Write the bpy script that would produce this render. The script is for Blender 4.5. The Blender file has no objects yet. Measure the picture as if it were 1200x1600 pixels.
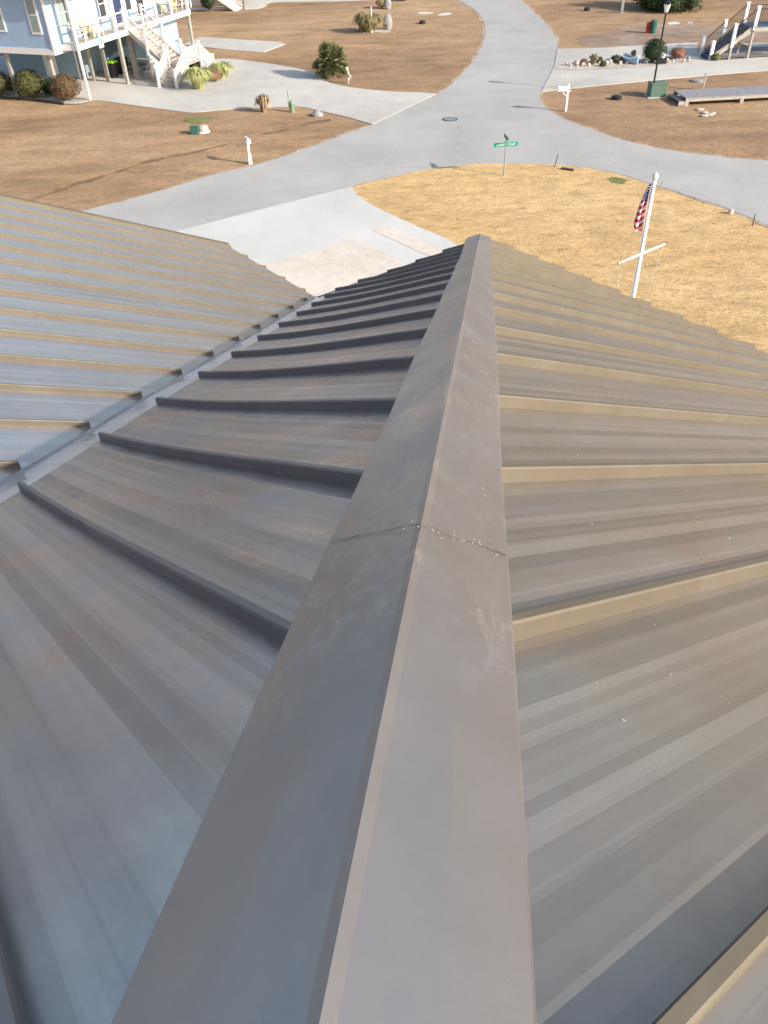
import bpy, math, random
import numpy as np
from mathutils import Vector, Matrix

# ------------------------------------------------------------ camera
H = 12.0
F_PX, TH, RO = 1242.74, 0.70199828, -0.03600556
_fw = np.array([0, math.cos(TH), -math.sin(TH)])
_up = np.array([0, math.sin(TH), math.cos(TH)])
_rt = np.array([1.0, 0, 0])
RT = _rt * math.cos(RO) + _up * math.sin(RO)
UP = -_rt * math.sin(RO) + _up * math.cos(RO)
FW = _fw
S = bpy.context.scene
cd = bpy.data.cameras.new('camera')
cam = bpy.data.objects.new('camera', cd)
S.collection.objects.link(cam)
S.camera = cam
cd.sensor_fit = 'VERTICAL'
cd.sensor_height = 36.0
cd.lens = 36.0 * F_PX / 1600.0
cd.clip_start = 0.02
cd.clip_end = 2000
cam.matrix_world = Matrix(((RT[0], UP[0], -FW[0], 0), (RT[1], UP[1], -FW[1], 0), (RT[2], UP[2], -FW[2], H), (0, 0, 0, 1)))

# ------------------------------------------------------------ world and sun
SUN_AZ, SUN_EL = 120.0, 24.8
w = bpy.data.worlds.new('World')
S.world = w
w.use_nodes = True
wn = w.node_tree
bg = wn.nodes['Background']
sky = wn.nodes.new('ShaderNodeTexSky')
sky.sky_type = 'NISHITA'
sky.sun_disc = False
sky.sun_elevation = math.radians(SUN_EL)
sky.sun_rotation = math.radians(SUN_AZ)
sky.dust_density = 2.4
sky.air_density = 1.0
sky.ozone_density = 1.5
bg.inputs['Strength'].default_value = 0.15
wn.links.new(sky.outputs[0], bg.inputs[0])
sd = bpy.data.lights.new('sun', 'SUN')
sd.energy = 4.6
sd.angle = math.radians(0.5)
sd.color = (1.0, 0.93, 0.83)
so = bpy.data.objects.new('sun', sd)
S.collection.objects.link(so)
_e, _a = math.radians(SUN_EL), math.radians(SUN_AZ)
sun_dir = Vector((math.sin(_a) * math.cos(_e), math.cos(_a) * math.cos(_e), math.sin(_e)))
so.rotation_euler = sun_dir.to_track_quat('Z', 'Y').to_euler()
S.view_settings.view_transform = 'Standard'
S.view_settings.look = 'None'
S.view_settings.gamma = 1
S.view_settings.exposure = 0.5

rnd = random.Random(7)
C = S.collection

# ------------------------------------------------------------ survey helpers
def ray(px, py):
    return FW + UP * (800 - py) / F_PX + RT * (px - 600) / F_PX
def G(px, py, z=0.0):
    d = ray(px, py)
    t = (z - H) / d[2]
    return Vector((d[0] * t, d[1] * t, z))
def height(base, top):
    g = G(*base); d = ray(*top)
    k = math.hypot(g.x, g.y) / math.hypot(d[0], d[1])
    return H + d[2] * k

# ------------------------------------------------------------ materials
def new_mat(name):
    m = bpy.data.materials.new(name)
    m.use_nodes = True
    return m, m.node_tree, m.node_tree.nodes['Principled BSDF']
def node(nt, t, **kw):
    n = nt.nodes.new(t)
    for k, v in kw.items():
        if k in n.inputs.keys(): n.inputs[k].default_value = v
        else: setattr(n, k, v)
    return n
def ramp(nt, src, stops, interp='LINEAR'):
    r = nt.nodes.new('ShaderNodeValToRGB')
    r.color_ramp.interpolation = interp
    el = r.color_ramp.elements
    while len(el) < len(stops): el.new(0.5)
    for e, (p, c) in zip(el, stops):
        e.position = p
        e.color = (c[0], c[1], c[2], 1) if not isinstance(c, (int, float)) else (c, c, c, 1)
    nt.links.new(src, r.inputs[0])
    return r
def mix(nt, fac, a, b, mode='MIX'):
    m = nt.nodes.new('ShaderNodeMix')
    m.data_type = 'RGBA'; m.blend_type = mode
    for s, v in ((m.inputs[0], fac), (m.inputs[6], a), (m.inputs[7], b)):
        if hasattr(v, 'is_linked') or hasattr(v, 'links'): nt.links.new(v, s)
        elif isinstance(v, (int, float)): s.default_value = v
        else: s.default_value = (v[0], v[1], v[2], 1)
    return m.outputs[2]
def coords(nt, scale=(1, 1, 1), rot=(0, 0, 0), kind='Object'):
    tc = nt.nodes.new('ShaderNodeTexCoord')
    mp = nt.nodes.new('ShaderNodeMapping')
    mp.inputs['Scale'].default_value = scale
    mp.inputs['Rotation'].default_value = rot
    nt.links.new(tc.outputs[kind], mp.inputs[0])
    return mp.outputs[0]
def noise(nt, vec, scale, detail=5, rough=0.6, dist=0.0):
    n = nt.nodes.new('ShaderNodeTexNoise')
    n.inputs['Scale'].default_value = scale
    n.inputs['Detail'].default_value = detail
    n.inputs['Roughness'].default_value = rough
    n.inputs['Distortion'].default_value = dist
    nt.links.new(vec, n.inputs['Vector'])
    return n.outputs['Fac']
def bump(nt, h, strength, dist, bsdf, prev=None):
    b = nt.nodes.new('ShaderNodeBump')
    b.inputs['Strength'].default_value = strength
    b.inputs['Distance'].default_value = dist
    nt.links.new(h, b.inputs['Height'])
    if prev: nt.links.new(prev, b.inputs['Normal'])
    nt.links.new(b.outputs[0], bsdf.inputs['Normal'])
    return b.outputs[0]

def ground_mat(name, cols, sc=(0.12, 1.1, 9.0), rough=0.95, bmp=0.5, stretch=(1, 1, 1), green=None, speck=None, con=1.0):
    """cols: dark, mid, light; blended by three noise scales"""
    m, nt, b = new_mat(name)
    v = coords(nt, stretch)
    n1 = noise(nt, v, sc[0], 6, 0.6, 0.4)
    n2 = noise(nt, v, sc[1], 7, 0.65)
    n3 = noise(nt, v, sc[2], 6, 0.7)
    r1 = ramp(nt, n1, [(0.32, cols[0]), (0.5, cols[1]), (0.68, cols[2])])
    r2 = ramp(nt, n2, [(0.3, 1 - .28 * con), (0.5, 1.0), (0.72, 1 + .25 * con)])
    r3 = ramp(nt, n3, [(0.3, 1 - .3 * con), (0.5, 1.0), (0.7, 1 + .28 * con)])
    c = mix(nt, 1.0, r1.outputs[0], r2.outputs[0], 'MULTIPLY')
    c = mix(nt, 1.0, c, r3.outputs[0], 'MULTIPLY')
    if green:
        g = noise(nt, v, green[1], 5, 0.7)
        gr = ramp(nt, g, [(green[2], 0.0), (green[2] + 0.14, green[3])])
        c = mix(nt, gr.outputs[0], c, green[0])
    if speck:
        g = noise(nt, v, speck[1], 3, 0.8)
        gr = ramp(nt, g, [(speck[2], 0.0), (speck[2] + 0.05, speck[3])])
        c = mix(nt, gr.outputs[0], c, speck[0])
    nt.links.new(c, b.inputs['Base Color'])
    b.inputs['Roughness'].default_value = rough
    b.inputs['Specular IOR Level'].default_value = 0.2
    if bmp: bump(nt, n3, bmp, 0.05, b)
    return m

def paint(name, col, rough=0.5, var=0.08, sc=3.0, spec=0.4, lines=None, metal=0.0):
    m, nt, b = new_mat(name)
    v = coords(nt)
    n = noise(nt, v, sc, 6, 0.65)
    r = ramp(nt, n, [(0.3, 1 - var * 1.6), (0.7, 1 + var)])
    c = mix(nt, 1.0, col, r.outputs[0], 'MULTIPLY')
    if lines:
        wv = nt.nodes.new('ShaderNodeTexWave')
        wv.wave_type = 'BANDS'; wv.bands_direction = lines[0]; wv.wave_profile = 'SAW'
        wv.inputs['Scale'].default_value = lines[1]
        nt.links.new(coords(nt), wv.inputs[0])
        rr = ramp(nt, wv.outputs['Fac'], [(0.0, lines[2]), (0.14, 1.0), (1.0, 1.0)])
        c = mix(nt, 1.0, c, rr.outputs[0], 'MULTIPLY')
        bump(nt, wv.outputs['Fac'], 0.5, 0.012, b)
    nt.links.new(c, b.inputs['Base Color'])
    b.inputs['Roughness'].default_value = rough
    b.inputs['Specular IOR Level'].default_value = spec
    b.inputs['Metallic'].default_value = metal
    return m

def leafy(name, dark, light, sc=4.0, extra=None):
    m, nt, b = new_mat(name)
    v = coords(nt)
    n = noise(nt, v, sc, 5, 0.7)
    stops = [(0.3, dark), (0.55, light)] + ([(0.7, extra)] if extra else [])
    r = ramp(nt, n, stops)
    nt.links.new(r.outputs[0], b.inputs['Base Color'])
    b.inputs['Roughness'].default_value = 0.7
    b.inputs['Specular IOR Level'].default_value = 0.25
    return m

def roof_mat(name, base, rough=0.33, dirt=1.0, bands=0.0, frost=0.0, metal=0.75, chalk=0.0, spec=0.8):
    """painted steel; Object x = across the panels, Object y = down the fall"""
    m, nt, b = new_mat(name)
    v = coords(nt)
    n1 = noise(nt, v, 0.9, 5, 0.6, 0.5)
    n2 = noise(nt, v, 14.0, 6, 0.7)
    r1 = ramp(nt, n1, [(0.3, 0.93), (0.7, 1.06)])
    r2 = ramp(nt, n2, [(0.3, 0.965), (0.7, 1.035)])
    c = mix(nt, 1.0, base, r1.outputs[0], 'MULTIPLY')
    c = mix(nt, 1.0, c, r2.outputs[0], 'MULTIPLY')
    bandfac = None
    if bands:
        # rolled striations: sky reflection bands painted into the colour per flat, fading along the length
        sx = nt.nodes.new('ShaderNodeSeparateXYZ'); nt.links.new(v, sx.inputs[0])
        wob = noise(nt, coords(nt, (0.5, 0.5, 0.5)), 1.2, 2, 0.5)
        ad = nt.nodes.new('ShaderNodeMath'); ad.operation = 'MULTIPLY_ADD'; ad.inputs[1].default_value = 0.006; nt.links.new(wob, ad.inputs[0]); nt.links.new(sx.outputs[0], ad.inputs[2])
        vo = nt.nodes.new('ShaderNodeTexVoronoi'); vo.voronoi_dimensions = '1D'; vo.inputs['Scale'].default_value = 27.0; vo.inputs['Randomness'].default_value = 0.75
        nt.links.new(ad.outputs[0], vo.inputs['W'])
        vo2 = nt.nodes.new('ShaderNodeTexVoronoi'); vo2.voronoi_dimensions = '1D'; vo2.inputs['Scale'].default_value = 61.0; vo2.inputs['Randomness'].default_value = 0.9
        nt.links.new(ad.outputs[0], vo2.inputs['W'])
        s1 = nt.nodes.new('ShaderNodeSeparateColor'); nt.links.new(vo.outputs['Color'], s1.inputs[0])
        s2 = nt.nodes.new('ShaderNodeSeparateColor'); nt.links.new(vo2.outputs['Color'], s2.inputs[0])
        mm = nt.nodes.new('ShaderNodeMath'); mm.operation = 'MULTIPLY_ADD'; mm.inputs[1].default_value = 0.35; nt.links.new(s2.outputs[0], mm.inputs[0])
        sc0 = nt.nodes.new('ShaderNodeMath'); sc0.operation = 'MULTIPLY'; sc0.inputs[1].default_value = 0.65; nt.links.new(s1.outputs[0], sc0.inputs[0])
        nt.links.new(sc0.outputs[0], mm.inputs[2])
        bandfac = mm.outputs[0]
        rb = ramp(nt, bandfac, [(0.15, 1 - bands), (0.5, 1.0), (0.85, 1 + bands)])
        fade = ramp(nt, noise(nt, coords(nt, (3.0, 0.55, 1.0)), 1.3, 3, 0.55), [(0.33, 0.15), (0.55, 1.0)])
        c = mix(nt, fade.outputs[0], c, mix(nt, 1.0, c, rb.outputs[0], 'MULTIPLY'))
    # thin dusty film in cloudy, run-off stretched patches
    n3 = noise(nt, coords(nt, (2.6, 1.0, 1)), 1.9, 8, 0.7, 0.6)
    r3 = ramp(nt, n3, [(0.48, 0.0), (0.75, 0.30 * dirt)])
    c = mix(nt, r3.outputs[0], c, (0.40, 0.385, 0.37))
    def masked(fine, mask, col, c):
        f = nt.nodes.new('ShaderNodeMath'); f.operation = 'MULTIPLY'
        nt.links.new(fine, f.inputs[0]); nt.links.new(mask, f.inputs[1])
        return mix(nt, f.outputs[0], c, col), f.outputs[0]
    # fine pale scratches gathered in sparse clusters
    cl = ramp(nt, noise(nt, v, 2.7, 3, 0.5), [(0.6, 0.0), (0.7, 1.0)])
    sc = nt.nodes.new('ShaderNodeTexNoise'); sc.inputs['Scale'].default_value = 75; sc.inputs['Detail'].default_value = 3; sc.inputs['Distortion'].default_value = 1.2
    nt.links.new(coords(nt, (1.0, 0.22, 1.0), (0, 0, 0.9)), sc.inputs['Vector'])
    c, msk = masked(ramp(nt, sc.outputs['Fac'], [(0.66, 0.0), (0.72, 0.4)]).outputs[0], cl.outputs[0], (0.72, 0.70, 0.68), c)
    if chalk:
        cl2 = ramp(nt, noise(nt, coords(nt, (1, 1, 1), (0.3, 0, 1.1)), 1.7, 4, 0.6), [(0.50, 0.0), (0.64, 1.0)])
        c, _ = masked(ramp(nt, noise(nt, coords(nt, (1, 0.5, 1), (0, 0, 0.7)), 22, 8, 0.8, 1.0), [(0.50, 0.0), (0.68, chalk)]).outputs[0], cl2.outputs[0], (0.66, 0.64, 0.62), c)
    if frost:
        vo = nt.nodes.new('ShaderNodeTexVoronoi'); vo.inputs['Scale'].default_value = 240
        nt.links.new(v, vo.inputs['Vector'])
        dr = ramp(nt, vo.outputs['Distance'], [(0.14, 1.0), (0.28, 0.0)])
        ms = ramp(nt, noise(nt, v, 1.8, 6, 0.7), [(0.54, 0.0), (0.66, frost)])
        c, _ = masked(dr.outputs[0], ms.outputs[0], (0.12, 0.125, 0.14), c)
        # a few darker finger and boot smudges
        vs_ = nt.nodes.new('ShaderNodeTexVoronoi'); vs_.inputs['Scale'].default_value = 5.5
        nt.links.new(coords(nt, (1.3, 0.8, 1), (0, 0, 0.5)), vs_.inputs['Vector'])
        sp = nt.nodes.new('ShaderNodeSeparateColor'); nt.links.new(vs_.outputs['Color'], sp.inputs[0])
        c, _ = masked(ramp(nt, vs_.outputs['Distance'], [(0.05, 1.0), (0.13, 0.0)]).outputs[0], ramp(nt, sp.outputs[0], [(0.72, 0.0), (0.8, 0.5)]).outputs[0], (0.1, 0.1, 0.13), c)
    nt.links.new(c, b.inputs['Base Color'])
    rr = ramp(nt, noise(nt, coords(nt, (1.6, 1.0, 1)), 3.0, 7, 0.7), [(0.3, rough - 0.07), (0.7, rough + 0.14)])
    nt.links.new(rr.outputs[0], b.inputs['Roughness'])
    b.inputs['Specular IOR Level'].default_value = spec
    b.inputs['Metallic'].default_value = metal
    p = bump(nt, noise(nt, coords(nt, (1.0, 0.45, 1)), 2.6, 2, 0.4), 0.5, 0.035, b)
    bump(nt, n2, 0.06, 0.01, b, p)
    return m

M = {}
M['lawn'] = ground_mat('dry_lawn', [(0.285, 0.182, 0.105), (0.37, 0.238, 0.137), (0.46, 0.315, 0.18)], (0.07, 0.55, 5.0), green=((0.17, 0.155, 0.06), 0.19, 0.56, 0.5), speck=((0.2, 0.125, 0.07), 0.9, 0.64, 0.35), stretch=(0.6, 1.3, 1), bmp=0.7)
M['straw'] = ground_mat('straw_grass', [(0.55, 0.365, 0.17), (0.61, 0.412, 0.198), (0.66, 0.455, 0.23)], (0.13, 1.2, 8.0), con=1.0, stretch=(0.7, 1.3, 1), speck=((0.26, 0.18, 0.09), 1.5, 0.62, 0.6), bmp=0.7)
M['road'] = ground_mat('old_asphalt', [(0.385, 0.374, 0.357), (0.42, 0.41, 0.391), (0.445, 0.434, 0.413)], (0.1, 0.35, 22.0), con=0.35, stretch=(1, 1, 1), bmp=0.25)
def cracks(m, sc, col, fac, wd):
    nt = m.node_tree; b = nt.nodes['Principled BSDF']
    src = b.inputs['Base Color'].links[0].from_socket
    wv = coords(nt)
    nz = nt.nodes.new('ShaderNodeTexNoise'); nz.inputs['Scale'].default_value = 0.5; nt.links.new(wv, nz.inputs['Vector'])
    va = nt.nodes.new('ShaderNodeVectorMath'); va.operation = 'MULTIPLY_ADD'; va.inputs[1].default_value = (2.5, 2.5, 0); nt.links.new(nz.outputs['Color'], va.inputs[0]); nt.links.new(wv, va.inputs[2])
    vo = nt.nodes.new('ShaderNodeTexVoronoi'); vo.feature = 'DISTANCE_TO_EDGE'; vo.inputs['Scale'].default_value = sc
    nt.links.new(va.outputs[0], vo.inputs['Vector'])
    r = ramp(nt, vo.outputs['Distance'], [(wd * .3, fac), (wd, 0.0)])
    k = ramp(nt, noise(nt, wv, 0.12, 3), [(0.45, 0.0), (0.55, 1.0)])
    f = nt.nodes.new('ShaderNodeMath'); f.operation = 'MULTIPLY'; nt.links.new(r.outputs[0], f.inputs[0]); nt.links.new(k.outputs[0], f.inputs[1])
    c = mix(nt, f.outputs[0], src, col)
    st = ramp(nt, noise(nt, wv, 0.9, 4, 0.6), [(0.66, 0.0), (0.74, 0.25)])
    c = mix(nt, st.outputs[0], c, (col[0] * 1.6, col[1] * 1.6, col[2] * 1.6))
    nt.links.new(c, b.inputs['Base Color'])
cracks(M['road'], 0.16, (0.2, 0.2, 0.2), 0.16, 0.010)
M['conc_new'] = ground_mat('new_concrete', [(0.55, 0.55, 0.515), (0.585, 0.58, 0.545), (0.62, 0.61, 0.575)], (0.15, 0.5, 14.0), con=0.2, bmp=0.0, rough=0.85)
M['conc'] = ground_mat('concrete', [(0.45, 0.432, 0.39), (0.53, 0.507, 0.458), (0.57, 0.545, 0.495)], (0.12, 0.45, 12.0), con=0.35, bmp=0.1, rough=0.9)
cracks(M['conc'], 0.18, (0.25, 0.24, 0.22), 0.15, 0.006)
M['sand'] = ground_mat('pale_sand', [(0.60, 0.52, 0.43), (0.65, 0.58, 0.50), (0.68, 0.62, 0.54)], (0.5, 2.5, 14.0), bmp=0.2, con=0.35)
M['verge'] = ground_mat('sandy_verge', [(0.33, 0.25, 0.17), (0.42, 0.33, 0.24), (0.5, 0.42, 0.33)], (0.4, 1.5, 9.0), bmp=0.5)
M['dirt'] = ground_mat('grey_dirt', [(0.26, 0.185, 0.135), (0.31, 0.225, 0.165), (0.35, 0.28, 0.22)], (0.2, 0.8, 6.0), bmp=0.5)
M['rut'] = ground_mat('damp_soil', [(0.19, 0.12, 0.07), (0.24, 0.155, 0.09), (0.3, 0.2, 0.12)], (0.4, 2.0, 9.0), bmp=0.6)
M['gravel'] = ground_mat('grey_gravel', [(0.19, 0.18, 0.17), (0.26, 0.25, 0.24), (0.33, 0.31, 0.29)], (0.5, 3.0, 16.0), bmp=1.0)
M['mulch'] = ground_mat('shell_bed', [(0.42, 0.36, 0.3), (0.52, 0.46, 0.39), (0.62, 0.56, 0.5)], (0.6, 3.0, 16.0), bmp=1.0)
M['green'] = ground_mat('green_turf', [(0.14, 0.17, 0.05), (0.2, 0.21, 0.075), (0.3, 0.25, 0.12)], (0.8, 3.0, 9.0), bmp=0.8)
METAL = (0.40, 0.352, 0.305)
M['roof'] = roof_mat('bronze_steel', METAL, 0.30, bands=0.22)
M['roof_F'] = roof_mat('bronze_steel_skylit', (0.50, 0.455, 0.44), 0.28, bands=0.12, dirt=0.1)  # same steel, paler base carries the far wing's sky reflection in its colour
M['seam_L'] = roof_mat('bronze_seam_shade_lift', (0.23, 0.205, 0.20), 0.42, dirt=0.4, metal=0.6)  # seam copy for the shaded slope, base lightened against the hip cap's shadow
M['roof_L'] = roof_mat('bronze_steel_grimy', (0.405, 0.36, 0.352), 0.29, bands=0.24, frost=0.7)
M['cap'] = roof_mat('bronze_cap_steel', (0.342, 0.32, 0.318), 0.33, dirt=1.0, chalk=0.6)
M['seam'] = roof_mat('bronze_seam_steel', (0.155, 0.133, 0.098), 0.55, dirt=0.3, metal=0.3, spec=0.35)
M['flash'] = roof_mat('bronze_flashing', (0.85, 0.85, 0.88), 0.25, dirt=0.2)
M['lapgrey'] = paint('dirty_lap', (0.12, 0.11, 0.1), 0.8, 0.2, 60)
M['white'] = paint('white_trim', (0.78, 0.77, 0.74), 0.5, 0.04)
M['blue'] = paint('blue_siding', (0.36, 0.50, 0.68), 0.6, 0.04, lines=('Z', 3.2, 0.78))
M['blue2'] = paint('blue_boards', (0.25, 0.35, 0.43), 0.6, 0.06, lines=('X', 3.5, 0.75))
M['pile'] = paint('weathered_pile', (0.36, 0.335, 0.29), 0.85, 0.2, 5)
M['deck'] = paint('deck_boards', (0.42, 0.36, 0.32), 0.8, 0.12, 4)
M['greyboard'] = paint('grey_boards', (0.33, 0.32, 0.33), 0.8, 0.15, 6, lines=('X', 3.4, 0.6))
M['oldwood'] = paint('bleached_wood', (0.42, 0.38, 0.33), 0.85, 0.15, 6)
M['glass'] = paint('window_glass', (0.045, 0.05, 0.06), 0.08, 0.02, spec=0.9)
M['glasspale'] = paint('window_blind', (0.27, 0.34, 0.33), 0.15, 0.05, spec=0.8)
M['doorblue'] = paint('navy_door', (0.03, 0.05, 0.12), 0.2, 0.03, spec=0.7)
M['shingle'] = paint('grey_shingle', (0.14, 0.135, 0.13), 0.9, 0.15, 8)
M['yellow'] = paint('pale_yellow_paint', (0.72, 0.62, 0.33), 0.5, 0.05)
M['black'] = paint('black_plastic', (0.02, 0.02, 0.022), 0.45, 0.1)
M['lime'] = paint('lime_plastic', (0.25, 0.62, 0.03), 0.45, 0.05)
M['boxgreen'] = paint('utility_green', (0.12, 0.19, 0.14), 0.6, 0.08)
M['tealgreen'] = paint('dark_green_box', (0.03, 0.12, 0.09), 0.5, 0.08)
M['signgreen'] = paint('sign_green', (0.0, 0.28, 0.19), 0.4, 0.03)
M['galv'] = paint('galvanised', (0.32, 0.33, 0.34), 0.5, 0.1, metal=0.3)
M['iron'] = paint('black_iron', (0.018, 0.018, 0.02), 0.4, 0.1)
M['bronze_rail'] = paint('dark_bronze_rail', (0.06, 0.04, 0.035), 0.5, 0.1)
M['navytread'] = paint('slate_blue_tread', (0.075, 0.12, 0.2), 0.6, 0.12, 6)
M['lantern'] = paint('lantern_glass', (0.75, 0.77, 0.78), 0.25, 0.03)
M['red'] = paint('hydrant_red', (0.55, 0.03, 0.03), 0.45, 0.05)
M['hydgreen'] = paint('hydrant_green', (0.2, 0.3, 0.2), 0.5, 0.1)
M['flagred'] = paint('flag_red', (0.45, 0.02, 0.06), 0.8, 0.05)
M['flagblue'] = paint('flag_blue', (0.02, 0.04, 0.23), 0.8, 0.05)
M['flagwhite'] = paint('flag_white', (0.78, 0.76, 0.76), 0.8, 0.03)
M['rope'] = paint('pale_rope', (0.6, 0.56, 0.48), 0.9, 0.05)
M['rock'] = paint('pale_rock', (0.52, 0.46, 0.4), 0.9, 0.2, 6)
M['greyrock'] = paint('grey_rock', (0.3, 0.3, 0.3), 0.9, 0.2, 6)
M['boatblue'] = paint('boat_blue', (0.3, 0.42, 0.56), 0.5, 0.08)
M['plaque'] = paint('aqua_plaque', (0.2, 0.62, 0.72), 0.5, 0.05)
M['cream'] = paint('cream_plaque', (0.72, 0.72, 0.48), 0.5, 0.05)
M['edging'] = paint('dark_edging', (0.06, 0.045, 0.035), 0.9, 0.1)
M['bush'] = leafy('box_foliage', (0.028, 0.036, 0.014), (0.085, 0.085, 0.03), 3.0, (0.12, 0.1, 0.045))
M['bushbrown'] = leafy('bronzed_foliage', (0.055, 0.045, 0.02), (0.14, 0.085, 0.045), 2.6, (0.17, 0.11, 0.06))
M['bushdark'] = leafy('evergreen_foliage', (0.012, 0.025, 0.01), (0.035, 0.058, 0.022), 2.5)
M['palm'] = leafy('palm_frond', (0.055, 0.08, 0.025), (0.15, 0.165, 0.065), 2.0, (0.24, 0.22, 0.11))
M['deadfrond'] = leafy('dead_frond', (0.2, 0.14, 0.08), (0.42, 0.31, 0.19), 2.0)
M['grassclump'] = leafy('pale_grass_blades', (0.24, 0.27, 0.09), (0.45, 0.46, 0.2), 3.0, (0.55, 0.5, 0.27))
M['tangrass'] = leafy('tan_grass_blades', (0.14, 0.12, 0.055), (0.3, 0.25, 0.12), 2.5)
M['redleaf'] = leafy('russet_leaves', (0.12, 0.05, 0.035), (0.26, 0.13, 0.09), 3.0)
M['trunk'] = paint('bark', (0.11, 0.085, 0.06), 0.95, 0.25, 8)
M['shaving'] = paint('bare_metal_chip', (0.72, 0.71, 0.69), 0.4, 0.1)
M['smudge'] = paint('dark_smudge', (0.045, 0.047, 0.06), 0.6, 0.2, 30)

# ------------------------------------------------------------ mesh builder
class MB:
    def __init__(s): s.v = []; s.f = []; s.m = []; s.mats = []
    def mi(s, m):
        if m is None: return 0
        if m not in s.mats: s.mats.append(m)
        return s.mats.index(m)
    def add(s, vs, fs, m=None):
        k = len(s.v); s.v += [tuple(v) for v in vs]; s.f += [tuple(k + i for i in f) for f in fs]; s.m += [s.mi(m)] * len(fs)
        return s
    def box(s, c, size, ex=(1, 0, 0), ey=(0, 1, 0), ez=(0, 0, 1), m=None):
        c = Vector(c); ex, ey, ez = Vector(ex) * size[0] / 2, Vector(ey) * size[1] / 2, Vector(ez) * size[2] / 2
        vs = [c + ex * a + ey * b + ez * d for a in (-1, 1) for b in (-1, 1) for d in (-1, 1)]
        return s.add(vs, [(0, 1, 3, 2), (4, 6, 7, 5), (0, 4, 5, 1), (2, 3, 7, 6), (0, 2, 6, 4), (1, 5, 7, 3)], m)
    def bar(s, a, b, wd, ht, up=(0, 0, 1), m=None):
        a, b = Vector(a), Vector(b); d = b - a; L = d.length; d.normalize()
        up = Vector(up); x = d.cross(up)
        if x.length < 1e-4: x = d.cross(Vector((0, 1, 0)))
        x.normalize(); z = x.cross(d)
        return s.box((a + b) / 2, (wd, L, ht), x, d, z, m)
    def tube(s, pts, rs, n=10, m=None, cap=True):
        pts = [Vector(p) for p in pts]
        if not isinstance(rs, (list, tuple)): rs = [rs] * len(pts)
        vs = []; fs = []; u = None
        for i, p in enumerate(pts):
            d = (pts[min(i + 1, len(pts) - 1)] - pts[max(i - 1, 0)]).normalized()
            if u is None:
                u = d.orthogonal().normalized()
            u = (u - d * u.dot(d)).normalized(); v = d.cross(u)
            for k in range(n):
                a = 2 * math.pi * k / n
                vs.append(p + (u * math.cos(a) + v * math.sin(a)) * rs[i])
        for i in range(len(pts) - 1):
            for k in range(n):
                fs.append((i * n + k, i * n + (k + 1) % n, (i + 1) * n + (k + 1) % n, (i + 1) * n + k))
        if cap:
            fs.append(tuple(range(n))[::-1]); fs.append(tuple((len(pts) - 1) * n + k for k in range(n)))
        return s.add(vs, fs, m)
    def build(s, name, mat, parent=None, smooth=False, bevel=0.0):
        me = bpy.data.meshes.new(name)
        me.from_pydata([tuple(v) for v in s.v], [], s.f)
        mats = s.mats if s.mats else [mat]
        for m in mats: me.materials.append(m)
        if s.mats: me.polygons.foreach_set('material_index', s.m)
        if smooth: me.shade_smooth()
        me.update()
        o = bpy.data.objects.new(name, me); C.objects.link(o)
        if parent:
            o.parent = parent
            pw = Vector(parent.get('wloc', (0, 0, 0)))
            me.transform(Matrix.Translation(-pw))
            o['wloc'] = tuple(pw)
        if bevel:
            bm = o.modifiers.new('bevel', 'BEVEL'); bm.width = bevel; bm.segments = 2; bm.limit_method = 'ANGLE'
        return o

def tag(o, label=None, cat=None, group=None, kind=None):
    if label: o['label'] = label
    if cat: o['category'] = cat
    if group: o['group'] = group
    if kind: o['kind'] = kind
    return o
def thing(name, label, cat, loc, group=None):
    o = bpy.data.objects.new(name, None); C.objects.link(o)
    o.location = loc; o.empty_display_size = 0.3
    o['wloc'] = tuple(loc)
    return tag(o, label, cat, group)
def recentre(o, loc):
    loc = Vector(loc); o.data.transform(Matrix.Translation(-loc)); o.location = loc
    return o
def single(mb, name, mat, label, cat, loc, group=None, kind=None, smooth=False, bevel=0):
    o = mb.build(name, mat, None, smooth, bevel)
    recentre(o, loc)
    return tag(o, label, cat, group, kind)
def copy_thing(src, loc, label, rz=0.0, sc=1.0):
    c = src.copy(); C.objects.link(c); c.location = loc; c.rotation_euler = (0, 0, rz); c.scale = (sc, sc, sc); c['label'] = label
    c['wloc'] = tuple(loc)
    for ch in list(src.children):
        d = ch.copy(); C.objects.link(d); d.parent = c
        for g in list(ch.children):
            e = g.copy(); C.objects.link(e); e.parent = d
    return c

# ------------------------------------------------------------ ground
def spline(pts, closed=True, step=0.5):
    """Catmull-Rom through points; a point given twice stays a sharp corner"""
    P = [Vector(p) for p in pts]; out = []; n = len(P)
    for i in range(n if closed else n - 1):
        p0, p1, p2, p3 = P[(i - 1) % n], P[i], P[(i + 1) % n], P[(i + 2) % n]
        if not closed:
            p0 = P[max(i - 1, 0)]; p3 = P[min(i + 2, n - 1)]
        if (p2 - p1).length < 1e-6: continue
        if (p1 - p0).length < 1e-6: p0 = p1 - (p2 - p1)
        if (p3 - p2).length < 1e-6: p3 = p2 + (p2 - p1)
        k = max(1, min(160, int((p2 - p1).length / step)))
        for j in range(k):
            t = j / k
            out.append(0.5 * ((2 * p1) + (p2 - p0) * t + (2 * p0 - 5 * p1 + 4 * p2 - p3) * t * t + (3 * p1 - p0 - 3 * p2 + p3) * t ** 3))
    return out
POLY = {}
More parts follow.
